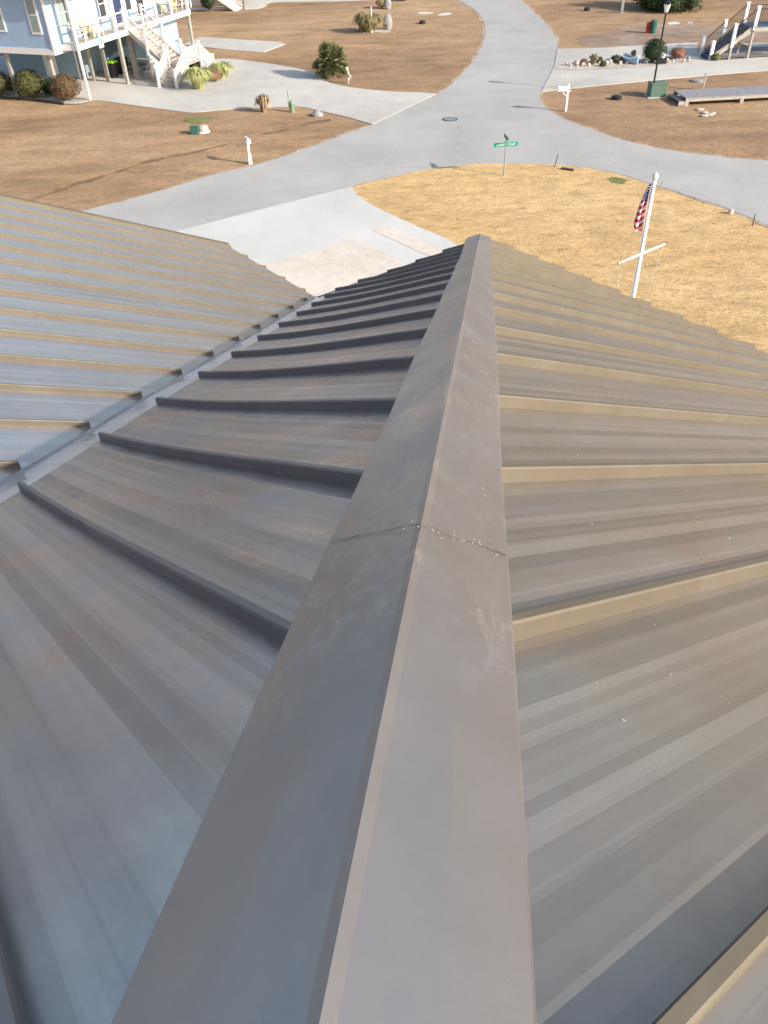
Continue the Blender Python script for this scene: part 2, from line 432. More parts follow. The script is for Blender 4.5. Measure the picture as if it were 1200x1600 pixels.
def sheet(name, px, z, mat, rag=0.0, step=0.5, grow=0.0, sharp=False, kind='structure', raw=None, thick=0.0):
    pts = raw if raw else [G(*p[:2]) for p in px]
    POLY.setdefault(name, []).append([(p.x, p.y) for p in pts])
    if sharp: pts = [p for p in pts for _ in (0, 1)]
    c = spline(pts, True, step)
    n = len(c)
    out = []
    area = sum(c[i].x * c[(i + 1) % n].y - c[(i + 1) % n].x * c[i].y for i in range(n))
    for i, p in enumerate(c):
        d = c[(i + 1) % n] - c[i - 1]; d.z = 0
        nn = Vector((d.y, -d.x, 0)).normalized() * (1 if area > 0 else -1)
        r = grow * (1 + .6 * math.sin(i * .31) * math.sin(i * .13 + 1) + .5 * (rnd.random() - .5)) + (rnd.random() - 0.5) * 2 * rag
        out.append(p + nn * r)
    vs = [(p.x, p.y, z) for p in out]
    m = MB(); m.add(vs, [tuple(range(n)) if area > 0 else tuple(range(n))[::-1]])
    if thick:
        m.add([(p.x, p.y, z - thick) for p in out], [])
        m.f += [(i, i + n, (i + 1) % n + n, (i + 1) % n) if area > 0 else (i, (i + 1) % n, (i + 1) % n + n, i + n) for i in range(n)]
        m.m += [0] * n
    o = m.build(name, mat)
    return tag(o, kind=kind)

def sheet_label(o, label): o['label'] = label; return o
g = MB(); g.add([(-400, -200, 0), (400, -200, 0), (400, 600, 0), (-400, 600, 0)], [(0, 1, 2, 3)])
tag(g.build('lawn', M['lawn']), 'dry brown winter lawn around the roads and houses', kind='structure')

ROAD = [(-300, 470), (-60, 385), (60, 350), (150, 325), (230, 305), (330, 275), (400, 258), (470, 236), (540, 210), (582, 195), (620, 176), (682, 147), (710, 128), (735, 101), (751, 76), (758, 52), (754, 30), (740, 14), (722, 3), (690, -25), (640, -60), (560, -95),
        (560, -95), (700, -95), (700, -95), (760, -60), (800, -25), (815, 0), (835, 20), (855, 40), (868, 60), (871, 80), (865, 106), (850, 135), (843, 152), (852, 167), (880, 186), (930, 205), (980, 221), (1050, 236), (1130, 246), (1200, 252), (1330, 262), (1500, 275), (1500, 275),
        (1500, 440), (1500, 440), (1330, 400), (1230, 365), (1150, 332), (1100, 314), (1030, 292), (960, 271), (900, 261), (830, 257), (750, 257), (680, 264), (610, 277), (549, 292), (450, 318), (280, 362), (60, 425), (-200, 520), (-200, 520)]
sheet('verge', ROAD, 0.010, M['verge'], 0.05, 0.22, grow=0.2)
sheet('road', ROAD, 0.020, M['road'], 0.05, 0.22)
sheet('straw_lawn', [(549, 294), (565, 289), (610, 277), (680, 264), (750, 257), (830, 257), (900, 261), (960, 272), (1030, 294), (1100, 318), (1150, 336), (1230, 371), (1330, 410), (1450, 460), (1450, 460), (1500, 900), (1500, 900), (700, 900), (700, 900), (730, 420), (712, 383), (652, 355), (600, 331), (572, 316), (556, 303)], 0.030, M['straw'], 0.06, 0.4)
sheet('driveway', [(550, 293), (550, 293), (450, 318), (280, 362), (160, 396), (160, 396), (200, 700), (200, 700), (720, 700), (720, 700), (730, 420), (712, 383), (652, 355), (600, 331), (572, 316), (556, 303)], 0.045, M['conc_new'], 0.0, 0.6, thick=0.04)
sheet('sand', [(395, 425), (440, 408), (500, 392), (555, 375), (590, 393), (628, 412), (600, 440), (560, 470), (480, 500), (420, 480)], 0.053, M['sand'], 0.06, 0.25)
sheet('sand', [(583, 361), (603, 356), (650, 374), (690, 392), (672, 402), (630, 383)], 0.054, M['sand'], 0.02, 0.25)
sheet('driveway', [(582, 195), (582, 195), (682, 147), (682, 147), (655, 145), (618, 144), (562, 139), (515, 130), (497, 117), (480, 111), (440, 103), (400, 97), (350, 92), (322, 93), (290, 80), (240, 74), (150, 74), (40, 84), (-60, 95), (-60, 95), (-60, 150), (-60, 150), (20, 152), (100, 158), (145, 157), (200, 164), (260, 172), (300, 176), (350, 172), (400, 169), (463, 167), (500, 174), (540, 183)], 0.035, M['conc'], 0.0, 0.6, thick=0.03)
sheet('concrete_pad', [(312, 58), (436, 66), (446, 69.5), (412, 82), (355, 78), (287, 70)], 0.03, M['conc'], 0, 0.5, sharp=True, thick=0.03)
sheet('driveway', [(383, 15), (400, 14), (415, 10), (424, 4), (480, 3), (545, 1.5), (600, -1), (600, -1), (600, -25), (600, -25), (380, -25), (380, -25)], 0.03, M['conc'], 0, 0.6, thick=0.03)
sheet('driveway', [(871, 77), (871, 77), (930, 76), (1000, 72), (1050, 69), (1090, 67), (1090, 67), (1090, 82), (1100, 94), (1125, 95), (1200, 90), (1330, 84), (1330, 84), (1330, 104), (1330, 104), (1200, 111), (1100, 119), (1000, 128), (900, 138), (846, 144), (846, 144), (853, 130), (865, 106)], 0.045, M['conc'], 0.0, 0.6, thick=0.04)
sheet('dirt_path', [(905, 60), (960, 48), (1000, 38), (1060, 36), (1130, 42), (1250, 44), (1250, 58), (1200, 62), (1050, 68), (930, 74)], 0.012, M['dirt'], 0.25, 0.7)
sheet('gravel', [(1112, 84), (1112, 84), (1135, 76), (1250, 70), (1250, 70), (1250, 85), (1250, 85), (1200, 88.5), (1125, 93.5), (1108, 92)], 0.052, M['gravel'], 0.06, 0.4)
sheet('shell_bed', [(866, 107), (908, 98), (972, 93), (1004, 90), (1040, 87), (1066, 85), (1066, 85), (1082, 98), (1082, 98), (1040, 102), (980, 107), (920, 110), (872, 109)], 0.06, M['mulch'], 0.03, 0.3)
# shallow damp ruts along the lawn edge
def strip(name, px, wd, z, mat, rag=0.15):
    c = spline([G(*p) for p in px], False, 0.5)
    L = []; R = []
    for i, p in enumerate(c):
        d = c[min(i + 1, len(c) - 1)] - c[max(i - 1, 0)]; nn = Vector((d.y, -d.x, 0)).normalized()
        L.append(p + nn * (wd / 2 + (rnd.random() - .5) * rag)); R.append(p - nn * (wd / 2 + (rnd.random() - .5) * rag))
    pts = L + R[::-1]
    m = MB(); n = len(c)
    m.add([(p.x, p.y, z) for p in L + R], [(i, i + 1, n + i + 1, n + i) for i in range(n - 1)])
    o = m.build(name, mat); return tag(o, kind='structure')
strip('ditch', [(-40, 345), (60, 308), (140, 282), (240, 250), (310, 236), (370, 224)], 0.34, 0.006, M['rut'], 0.4)
strip('ditch', [(410, 211), (460, 199), (500, 190), (535, 186)], 0.3, 0.006, M['rut'], 0.4)
tag(sheet('grass', [(288, 188), (300, 183), (318, 182), (331, 186), (322, 192), (300, 193)], 0.016, M['green'], 0.12, 0.25, kind='stuff'), 'small patch of bright green grass on the brown lawn by the utility boxes', 'grass')
tag(sheet('grass', [(948, 280), (960, 277), (978, 283), (972, 288), (955, 287)], 0.036, M['green'], 0.1, 0.25, kind='stuff'), 'green tuft patch at the road edge of the straw lawn', 'grass')

# ------------------------------------------------------------ near roof
AZ, SL = 0.92694339, 0.47413374
nR = Vector((math.sin(AZ), math.cos(AZ), 0)); nL = Vector((-math.cos(AZ), math.sin(AZ), 0))
P0 = Vector((-0.06363487, 0, H - 0.5119964))
PH_R, PH_L, WP = 0.40534757, 0.3566368, 0.406
VAL, LEND = 2.438, 2.06
EL, ER, EF = 6.62, 7.06, 4.33
TOP = -3.2
PH_F = VAL + 0.85975876
F_RAKE = PH_F + 13 * WP + 0.06
def RW(p, q, z): return P0 + nR * p + nL * q + Vector((0, 0, z))
house = thing('metal_roof_house', 'raised house whose bronze standing seam roof fills the foreground', 'house', (P0.x, P0.y, 0))
# local object axes for the roof materials: use an object frame where y = down slope
def striae(seed, width, n=12):
    r = random.Random(seed)
    ks = [0.0]; hs = [0.0]
    base = [0.0, 0.0, 1.1, 1.1, 0.0, 0.2, 1.2, 1.0, 0.1, 0.0, 1.1, 1.2, 0.0, 0.0]
    n = len(base) - 1
    xs = [0] + [i / n + (r.random() - .5) * 0.018 for i in range(1, n)] + [1]
    hh = [b * 0.0022 + (r.random() - .5) * 0.0030 for b in base]; hh[0] = hh[-1] = 0
    return [x * width for x in xs], hh
def face_mesh(kind):
    m = MB(); rr = random.Random(5)
    if kind == 'R': lines = [PH_R + k * WP for k in range(-9, 17)]
    elif kind == 'L': lines = [PH_L + k * WP for k in range(-9, 17)]
    else: lines = [PH_F + k * WP for k in range(-9, 14)]
    for li, u0 in enumerate(lines[:-1]):
        xs, hs = striae(li * 7 + ord(kind), WP)
        nv = 16
        cols = []
        for x, h in zip(xs, hs):
            u = u0 + x
            # extent of the panel at this u, along the fall
            if kind == 'R': a, b = u, ER; lim = EL + 0.02
            elif kind == 'L': a, b = u, min(u + LEND, EL)
            else: a, b = TOP - 1, min(u - VAL, EF)
            if kind == 'R' and u > lim: u = lim; a = lim
            if kind == 'L' and u > EL: u = EL; a = EL
            if b < a: b = a
            col = []
            for j in range(nv + 1):
                t = j / nv; d = a + (b - a) * t
                wv = 0.75 + 0.35 * math.sin(d * 2.1 + u0 * 5 + x * 9) * math.sin(d * 0.9 + x * 23 + u0); col.append(surf(kind, u, d, h * wv * min(1, (1 - t) * 5 + .25) if 0 < x < WP else 0))
            cols.append(col)
        k0 = len(m.v)
        for col in cols: m.v += [tuple(c) for c in col]
        for i in range(len(cols) - 1):
            for j in range(nv):
                a = k0 + i * (nv + 1) + j; b = a + nv + 1
                m.f.append((a, a + 1, b + 1, b) if kind != 'L' else (a, b, b + 1, a + 1)); m.m.append(0)
    return m, lines
def surf(kind, u, d, z=0.0):
    """u = across the panels, d = distance down the fall (plan)"""
    if kind == 'R': return RW(d, u, -SL * d + z)
    if kind == 'L':
        t = max(0.0, min(1.0, (d - u) / LEND))
        return RW(u, d, -SL * d + z + sag(u, t))
    return RW(d, u, -SL * (d + VAL) + z)
def sag(u, t):
    return -0.016 * math.sin(math.pi * t ** 1.4) if t > 0 else 0.0
def clean(o):
    import bmesh
    bm = bmesh.new(); bm.from_mesh(o.data)
    bmesh.ops.remove_doubles(bm, verts=bm.verts, dist=1e-5)
    bad = [f for f in bm.faces if f.calc_area() < 1e-9]
    bmesh.ops.delete(bm, geom=bad, context='FACES')
    bm.to_mesh(o.data); bm.free()
ROT = Matrix.Rotation(-(AZ), 4, 'Z')
def roof_frame(o, kind):
    """turn the object's own axes so that x runs across the panels and y down the fall"""
    ang = {'R': -AZ, 'L': -AZ + math.pi / 2, 'F': -AZ, 'C': -AZ + math.pi / 4}[kind]
    R = Matrix.Rotation(ang, 4, 'Z')
    o.data.transform(R.inverted()); o.rotation_euler = (0, 0, ang)
def seam_mesh(kind, u, a, b, n=14):
    hs_ = {'R': 0.0375, 'L': 0.0355, 'F': 0.030}[kind]; q_ = .0085 if kind != 'F' else .007
    m = MB(); prof = [(-q_, -0.002), (-q_, hs_ - .0045), (-q_ + .0025, hs_), (q_ - .0025, hs_), (q_, hs_ - .0045), (q_, -0.002)]
    side = nL if kind in 'RF' else nR
    vs = []; k = len(prof)
    for j in range(n + 1):
        d = a + (b - a) * j / n
        c = surf(kind, u, d)
        for x, z in prof: vs.append(c + side * x + Vector((0, 0, z)))
    fs = []
    for j in range(n):
        for i in range(k):
            fs.append((j * k + i, j * k + (i + 1) % k, (j + 1) * k + (i + 1) % k, (j + 1) * k + i))
    fs += [tuple(range(k)), tuple(n * k + i for i in range(k))[::-1]]
    m.add(vs, fs)
    # little flange along the foot
    wv = []; fl = []
    for j in (0, n):
        d = a + (b - a) * j / n; c = surf(kind, u, d)
    return m
FLAB = {'R': 'sunlit slope right of the hip cap', 'L': 'darker slope between the hip cap and the valley', 'F': 'far left wing slope beyond the valley reflecting blue sky'}
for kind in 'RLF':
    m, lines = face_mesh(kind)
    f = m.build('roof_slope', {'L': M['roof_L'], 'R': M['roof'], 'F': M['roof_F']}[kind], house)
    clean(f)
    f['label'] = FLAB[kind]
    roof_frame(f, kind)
    for i, u in enumerate(lines):
        if kind == 'R': a, b = u + 0.02, ER + 0.012
        elif kind == 'L': a, b = u + 0.02, min(u + LEND, EL + 0.012)
        else: a, b = TOP - 1, min(u - VAL - 0.012, EF + 0.012)
        if b - a < 0.1: continue
        if kind == 'R' and u > EL: continue
        s = seam_mesh(kind, u, a, b).build('standing_seam', M['seam_L'] if kind == 'L' else M['seam'], f)
        s.matrix_parent_inverse = f.matrix_basis.inverted()
# hip cap: three lengths of folded flashing lapped over each other
def hip(tq, off, side, z):
    """tq along the hip, off across along dL (side L) or dR (side R) in plan"""
    if side == 'L': return RW(tq, tq + off, -SL * (tq + off) + z)
    return RW(tq + off, tq, -SL * (tq + off) + z)
def cap_piece(a, b, lift, n):
    m = MB(); vs = []
    rr = random.Random(int(a * 10) + 3)
    for j in range(n + 1):
        t = a + (b - a) * j / n
        w1 = 0.203 + 0.003 * math.sin(t * 5.1); w2 = 0.170 + 0.003 * math.sin(t * 4.3 + 1)
        wob = (rr.random() - .5) * 0.002
        fz = 0.55 * max(0.0, min(1.0, (t - 4.6) / 1.4)); fz = fz * fz * 1.6
        apx = 0.090 - 0.04 * min(1, fz * 2.2); shd = (apx + 0.049) / 2; w1 += .035 * min(1, fz * 2.2)
        row = [(w1, 'L', 0.030), (w1, 'L', 0.045), (w1 * .985, 'L', 0.049), (w1 * .5, 'L', shd + wob), (0.012, 'L', apx - .0045), (0.0, 'L', apx), (0.012, 'R', apx - .0045), (w2 * .5, 'R', shd + wob), (w2 * .98, 'R', 0.049), (w2, 'R', 0.045), (w2, 'R', 0.028)]
        for off, side, z in row: vs.append(hip(t, off, side, z + lift))
    k = 11; fs = []
    for j in range(n):
        for i in range(k - 1):
            fs.append((j * k + i, j * k + i + 1, (j + 1) * k + i + 1, (j + 1) * k + i)[::-1])
    # front lip thickness
    e = len(vs)
    for i in range(k):
        vs.append(Vector(vs[n * k + i]) - Vector((0, 0, 0.0018)))
    for i in range(k - 1): fs.append((n * k + i, n * k + i + 1, e + i + 1, e + i))
    m.add(vs, fs)
    return m
for a, b, lift, n in ((TOP, 0.535, 0.004, 40), (0.515, 5.35, 0.0, 60), (5.2, 6.78, -0.003, 16)):
    c = cap_piece(a, b, lift, n).build('hip_cap', M['cap'], house)
    roof_frame(c, 'C')
c['label'] = 'last short length of hip cap at the eave corner'
def lap(t, skew, name='lap_line'):
    m = MB(); vs = []; rr_ = random.Random(4); wd = .0008
    ks = [('L', k) for k in range(10, 0, -1)] + [('R', k) for k in range(0, 11)]
    for side, k in ks:
        W_ = .203 if side == 'L' else .170
        z = .0915 - (.0915 - .0505) * (k / 10) + (.0015 if k else .001)
        tt = t - skew * k / 10 + (rr_.random() - .5) * .003
        w_ = wd * (.4 + rr_.random())
        vs += [hip(tt - w_, W_ * k / 10, side, z + .003), hip(tt + w_, W_ * k / 10, side, z + .003)]
    n = len(ks); m.add(vs, [(2 * i, 2 * i + 1, 2 * i + 3, 2 * i + 2) for i in range(n - 1)])
    return m.build(name, M['lapgrey'], house)
lap(0.555, .045)
m = MB(); rr_ = random.Random(6)
for k in range(46):
    side = rr_.choice('LRR'); f_ = rr_.random(); o_ = f_ * (.2 if side == 'L' else .165); t_ = .555 - .045 * f_ + rr_.gauss(0, .008)
    p_ = hip(t_, o_, side, .0965 - .041 * f_); m.box(p_, (.0006 + .0016 * rr_.random() ** 2, .0005, .0005), *[Vector(x) for x in ((.8, .6, 0), (-.6, .8, 0), (0, 0, 1))])
m.build('sealant_crumbs', M['shaving'], house)['kind'] = 'stuff'
# closed front of the hip cap at the eave
m = MB(); t = 6.78
row = [hip(t, .203, 'L', .045), hip(t, 0, 'L', .048), hip(t, .17, 'R', .045), hip(t, .17, 'R', -.06), hip(t, 0, 'L', -.06), hip(t, .203, 'L', -.06)]
m.add(row, [(0, 1, 2, 3, 4, 5)]); m.build('cap_end', M['cap'], house)
# valley flashing
m = MB(); vs = []; n = 40
for j in range(n + 1):
    p = TOP - 1 + (EF + 0.1 - TOP + 1) * j / n
    for off, z in ((LEND - 0.03, -0.004), (LEND + 0.05, -0.005), (LEND + 0.12, -0.010), (VAL - 0.12, -0.014), (VAL + 0.0, -0.014), (VAL + 0.05, -0.024)):
        q = p + off
        zz = -SL * q if q <= p + VAL else -SL * (p + VAL)
        vs.append(RW(p, q, zz + z))
fs = []
for j in range(n):
    for i in range(5): fs.append((j * 6 + i, (j + 1) * 6 + i, (j + 1) * 6 + i + 1, j * 6 + i + 1))
m.add(vs, fs)
v = m.build('valley_flashing', M['flash'], house, smooth=False); roof_frame(v, 'C')
# hemmed panel edge along the far side of the valley
m = MB()
for a, b in ((TOP - 1, EF),):
    A = RW(a, a + VAL - 0.006, -SL * (a + VAL) - 0.003); B = RW(b, b + VAL - 0.006, -SL * (b + VAL) - 0.003)
    m.bar(A, B, 0.010, 0.013)
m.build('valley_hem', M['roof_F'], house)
# eaves: drip edge, fascia, soffit
def eave(name, A, B, out, mat, z0, z1, th):
    m = MB(); A = Vector(A); B = Vector(B); o = Vector(out) * th
    m.add([A + Vector((0, 0, z1)), B + Vector((0, 0, z1)), B + Vector((0, 0, z0)), A + Vector((0, 0, z0)), A - o + Vector((0, 0, z1)), B - o + Vector((0, 0, z1)), B - o + Vector((0, 0, z0)), A - o + Vector((0, 0, z0))],
          [(0, 1, 2, 3), (4, 7, 6, 5), (0, 4, 5, 1), (3, 2, 6, 7), (0, 3, 7, 4), (1, 5, 6, 2)])
    return m.build(name, mat, house)
zR = -SL * ER; zL = -SL * EL; zF = -SL * (EF + VAL)
eave('drip_edge', RW(ER + 0.006, -9, zR - 0.003), RW(ER + 0.006, EL, zR - 0.003), nR, M['seam'], -0.06, 0.0, 0.012)
eave('drip_edge', RW(EL - VAL + .1, EL + 0.006, zL - 0.003), RW(EL, EL + 0.006, zL - 0.003), nL, M['seam'], -0.06, 0.0, 0.012)
eave('drip_edge', RW(EF + 0.006, EF + VAL + .05, zF - 0.003), RW(EF + 0.006, F_RAKE, zF - 0.003), nR, M['seam'], -0.06, 0.0, 0.012)
eave('fascia', RW(ER - 0.012, -9, zR - 0.02), RW(ER - 0.012, EL - .02, zR - 0.02), nR, M['white'], -0.24, -0.01, 0.03)
eave('fascia', RW(EL - VAL + .1, EL - 0.012, zL - 0.02), RW(EL, EL - 0.012, zL - 0.02), nL, M['white'], -0.24, -0.01, 0.03)
eave('fascia', RW(EF - 0.012, EF + VAL, zF - 0.02), RW(EF - 0.012, F_RAKE - .02, zF - 0.02), nR, M['white'], -0.24, -0.01, 0.03)
# rake trim of the far wing
m = MB(); A = RW(TOP - 1, F_RAKE + .01, -SL * (TOP - 1 + VAL) + .005); B = RW(EF + .01, F_RAKE + .01, zF + .005)
m.bar(A, B, 0.05, 0.05); m.build('rake_trim', M['seam'], house)
# walls on tall piles below
def wall(p0, p1, q0, q1, z0, z1, name='wall', mat='blue'):
    m = MB(); c = RW((p0 + p1) / 2, (q0 + q1) / 2, 0); c.z = (z0 + z1) / 2
    m.box(c, (abs(p1 - p0), abs(q1 - q0), z1 - z0), nR, nL)
    return m.build(name, M[mat], house)
wall(TOP - 1, 6.5, -9, 6.05, 3.0, 7.55, mat='cream_wall' if 'cream_wall' in M else 'white')
wall(TOP - 1, 3.75, 6.05, F_RAKE - .3, 3.0, 7.6, mat='white')
for p in (-3, 0.2, 3.3, 6.2):
    for q in (-8, -4, 0, 3.2, 5.8):
        wall(p - .15, p + .15, q - .15, q + .15, 0, 3.0, 'pile', 'pile')
# gable filler under the rake
m = MB(); m.add([RW(TOP - 1, F_RAKE - .05, -SL * (TOP - 1 + VAL) - .02), RW(EF - .1, F_RAKE - .05, zF - .02), RW(EF - .1, F_RAKE - .05, zF - .25), RW(TOP - 1, F_RAKE - .05, zF - .25)], [(0, 1, 2, 3)]); m.build('gable', M['white'], house)

# filings and grit lying on the metal
rr = random.Random(12)
m = MB()
def chip(pos, nx, ny, L, wd, ang, z=0.0016):
    d = nx * math.cos(ang) + ny * math.sin(ang); e = ny * math.cos(ang) - nx * math.sin(ang)
    up = nx.cross(ny).normalized()
    m.box(pos + up * z, (L, wd, 0.0012), d, e, up)
dR_ = (nR - Vector((0, 0, SL))).normalized(); dL_ = (nL - Vector((0, 0, SL))).normalized()
nRm = nL.copy(); nLm = nR.copy()
for i in range(110):
    side = rr.random()
    L = 0.0008 + 0.006 * rr.random() ** 5; wd = 0.0004 + 0.0005 * rr.random()
    if side < 0.5:
        u = -0.2 + 1.7 * rr.random() ** 1.2; d = u + 0.22 + rr.random() * 1.1
        chip(surf('R', u, d, 0.001), dR_, nL, L, wd, rr.random() * 3)
    elif side < 0.97:
        u = 0.0 + 1.5 * rr.random(); d = u + 0.25 + rr.random() * 1.2
        chip(surf('L', u, d, 0.001), dL_, nR * -1, L, wd, rr.random() * 3)
    else:
        t = 0.1 + 1.6 * rr.random(); o = 0.03 + 0.12 * rr.random()
        chip(hip(t, o, 'R', 0.0455 + 0.05 * (1 - o / .17) + 0.003), dR_, nL, L, wd, rr.random() * 3, 0.003)
sh = m.build('metal_shavings', M['shaving'])
tag(sh, 'tiny bright metal shavings scattered over the near roof panels', 'shavings', kind='stuff')
# white scrap in the valley
A = RW(1.62, 1.62 + 2.2, -SL * (1.62 + 2.2) + 0.0)
m = MB(); m.box(A + Vector((0, 0, .008)), (0.09, 0.05, 0.006), Vector((.8, .6, .0)), Vector((-.6, .8, 0)), Vector((0, 0, 1)))
m.box(A + Vector((-.02, -.02, .014)), (0.05, 0.02, 0.008), Vector((.95, .3, .1)).normalized(), Vector((-.3, .95, 0)).normalized(), Vector((0, 0, 1)))
single(m, 'plastic_scrap', M['white'], 'small white scrap lying in the roof valley', 'scrap', A)

# ------------------------------------------------------------ foliage helpers
def leaf_blob(mb, c, rad, n, size, seed, mat=None, core=True, flat=0.0, shell=0.35):
    r = random.Random(seed); c = Vector(c)
    lob = [(Vector((r.gauss(0, 1), r.gauss(0, 1), r.gauss(0, 1))).normalized(), 0.80 + 0.32 * r.random()) for _ in range(12)]
    for i in range(n):
        d = Vector((r.gauss(0, 1), r.gauss(0, 1), r.gauss(0, 1))).normalized()
        if d.z < -0.75: d.z = -d.z
        k = max(lob, key=lambda l: l[0].dot(d))
        rr_ = (1 - shell * r.random() ** 1.6) * (0.85 + 0.15 * k[1]) * (0.9 + .1 * k[1])
        p = c + Vector((d.x * rad[0], d.y * rad[1], d.z * rad[2])) * rr_
        s = size * (0.6 + 0.8 * r.random())
        a = Vector((r.gauss(0, 1), r.gauss(0, 1), r.gauss(0, 1) * .6 + .2)).normalized(); b = (a.cross(d) + Vector((0.01, 0, 0))).normalized()
        a = (b.cross(d) * .8 + d * (r.random() - .3)).normalized()
        mb.add([p - a * s * .5, p + b * s * .28, p + a * s * .5, p - b * s * .28], [(0, 1, 2, 3)], mat)
def core_blob(mb, c, rad, mat=None, k=0.72, seed=1):
    r = random.Random(seed); vs = []; fs = []; nu, nv = 12, 8
    for j in range(nv + 1):
        ph = math.pi * j / nv
        for i in range(nu):
            th = 2 * math.pi * i / nu; w_ = k * (0.92 + .16 * r.random())
            vs.append(Vector(c) + Vector((rad[0] * math.sin(ph) * math.cos(th), rad[1] * math.sin(ph) * math.sin(th), rad[2] * math.cos(ph))) * w_)
    for j in range(nv):
        for i in range(nu): fs.append((j * nu + i, j * nu + (i + 1) % nu, (j + 1) * nu + (i + 1) % nu, (j + 1) * nu + i))
    mb.add(vs, fs, mat)
def bush(name, px, w_, h_, mat, label, cat='bush', n=1500, group=None, leaf=0.11, base=None, trunk=True):
    b = base if base else G(*px)
    t = thing(name, label, cat, b, group)
    m = MB(); c = b + Vector((0, 0, h_ * .52)); rad = (w_ / 2, w_ / 2, h_ * .5)
    core_blob(m, c, rad, k=.8, seed=int(w_ * 100)); leaf_blob(m, c, rad, n, leaf, int(px[0] * 7 + px[1]) if px else 5)
    m.build('foliage', M[mat], t)
    if trunk:
        m = MB()
        for k in range(3): m.tube([b + Vector((.05 * (k - 1), .04 * k, -.02)), c + Vector((.12 * (k - 1), .06 * k, 0))], [.03, .015], 6)
        m.build('stem', M['trunk'], t)
    return t
def grass_clump(name, px, w_, h_, mat, label, n=420, group=None, base=None, blade=.018, cat='grass clump', droop=.5):
    b = base if base else G(*px)
    r = random.Random(int(px[0] * 3 + px[1]))
    m = MB()
    for i in range(n):
        a = r.random() * 6.283; o = (r.random() ** .7)
        d = Vector((math.cos(a), math.sin(a), 0)); s = b + d * (w_ * .14 * r.random())
        hh = h_ * (.65 + .4 * r.random()); sp = w_ * .5 * o
        p1 = s + d * sp * .35 + Vector((0, 0, hh * .6)); p2 = s + d * sp * .75 + Vector((0, 0, hh * (1 - .15 * o))); p3 = s + d * sp * 1.1 + Vector((0, 0, hh * (1 - droop * o)))
        e = Vector((-d.y, d.x, 0)) * blade * (0.8 + r.random())
        m.add([s - e, s + e, p1 + e, p1 - e, p2 + e * .7, p2 - e * .7, p3], [(0, 1, 2, 3), (3, 2, 4, 5), (5, 4, 6)])
    t = single(m, name, M[mat], label, cat, b, group)
    return t

# ------------------------------------------------------------ blue house
O = G(142, 157); pr_ = G(297, 22, 2.75)
ea = Vector((pr_.x - O.x, pr_.y - O.y, 0)).normalized(); eb = Vector((-ea.y, ea.x, 0)); ez = Vector((0, 0, 1))
def B(a, b, z): return O + ea * a + eb * b + ez * z
bh = thing('blue_house', 'pale blue raised house with white trim and long porch at the far left', 'house', O)
def bb(name, a0, a1, b0, b1, z0, z1, mat, parent=None, axis=True):
    m = MB(); c = B((a0 + a1) / 2, (b0 + b1) / 2, (z0 + z1) / 2)
    m.box(c, (abs(a1 - a0), abs(b1 - b0), abs(z1 - z0)), ea, eb, ez)
    return m.build(name, M[mat] if isinstance(mat, str) else mat, parent or bh)
AW, BW, DZ = -0.75, 1.2, 3.05
HT = 6.2
bb('wall', AW, 12.6, BW, 10.5, 2.9, HT, 'blue')
bb('skirt_beam', AW - .04, 12.64, BW - .04, 10.54, 2.58, 2.9 - .003, 'white')
for (a, b) in ((AW, BW), (12.6, BW), (AW, 10.5)): bb('corner_trim', a - .02 - .05, a - .02 + .07, b - .02 - .05, b - .02 + .07, 2.9, HT, 'white')
bb('corner_trim', 2.55, 2.7, BW - .03, BW, 3.06, HT, 'white')
# roof
m = MB(); e0, e1, r_ = -1.3, 13.1, 5.4
m.add([B(e0, -.5, HT - .15), B(e1, -.5, HT - .15), B(e1, r_, HT + 2.6), B(e0, r_, HT + 2.6), B(e0, 11.2, HT - .15), B(e1, 11.2, HT - .15)], [(0, 1, 2, 3), (3, 2, 5, 4)])
m.add([B(e0, -.5, HT - .3), B(e1, -.5, HT - .3), B(e1, 11.2, HT - .3), B(e0, 11.2, HT - .3)], [(0, 3, 2, 1)])
m.add([B(AW, BW, HT - .1), B(AW, 10.5, HT - .1), B(AW, r_, HT + 2.3)], [(0, 1, 2)])
m.add([B(12.6, BW, HT - .1), B(12.6, 10.5, HT - .1), B(12.6, r_, HT + 2.3)], [(0, 2, 1)])
m.build('roof', M['shingle'], bh)
bb('porch_beam', -.1, 12.9, -.12, .06, HT - .55, HT - .3, 'white')
# deck
bb('deck_floor', -.05, 13.0, .0, BW - .002, DZ - .05, DZ, 'deck')
bb('deck_fascia', -.1, 13.05, -.06, 0.0, 2.74, DZ + .01, 'white')
bb('deck_fascia', -.1, -.05, 0.001, BW, 2.74, DZ + .01, 'white')
# columns and rail
def plane_b(px, py, b):
    d = ray(px, py); n_ = eb; cpos = Vector((0, 0, H)); dv = Vector(d)
    t = ((B(0, b, 0) - cpos).dot(n_)) / dv.dot(n_); p = cpos + dv * t; q = p - O
    return q.dot(ea), q.z
def plane_a(px, py, a):
    d = Vector(ray(px, py)); cpos = Vector((0, 0, H)); t = ((B(a, 0, 0) - cpos).dot(ea)) / d.dot(ea); p = cpos + d * t; q = p - O
    return q.dot(eb), q.z
cols_a = [0.0, plane_b(183, 53, 0)[0], plane_b(246, 32, 0)[0], 12.9]
for i, a in enumerate(cols_a): bb('column', a - .09, a + .09, -.03, .15, DZ + .011, HT - .55, 'white')
for a in (plane_b(157, 62, 0)[0], plane_b(200, 47, 0)[0], plane_b(226, 38, 0)[0], plane_b(270, 25, 0)[0]):
    bb('rail_post', a - .06, a + .06, 0.01, .13, DZ + .011, DZ + 1.0, 'white')
s0, s1 = plane_b(202, 47, 0)[0], plane_b(243, 38, 0)[0]
ST0, ST1 = 5.2, 7.2
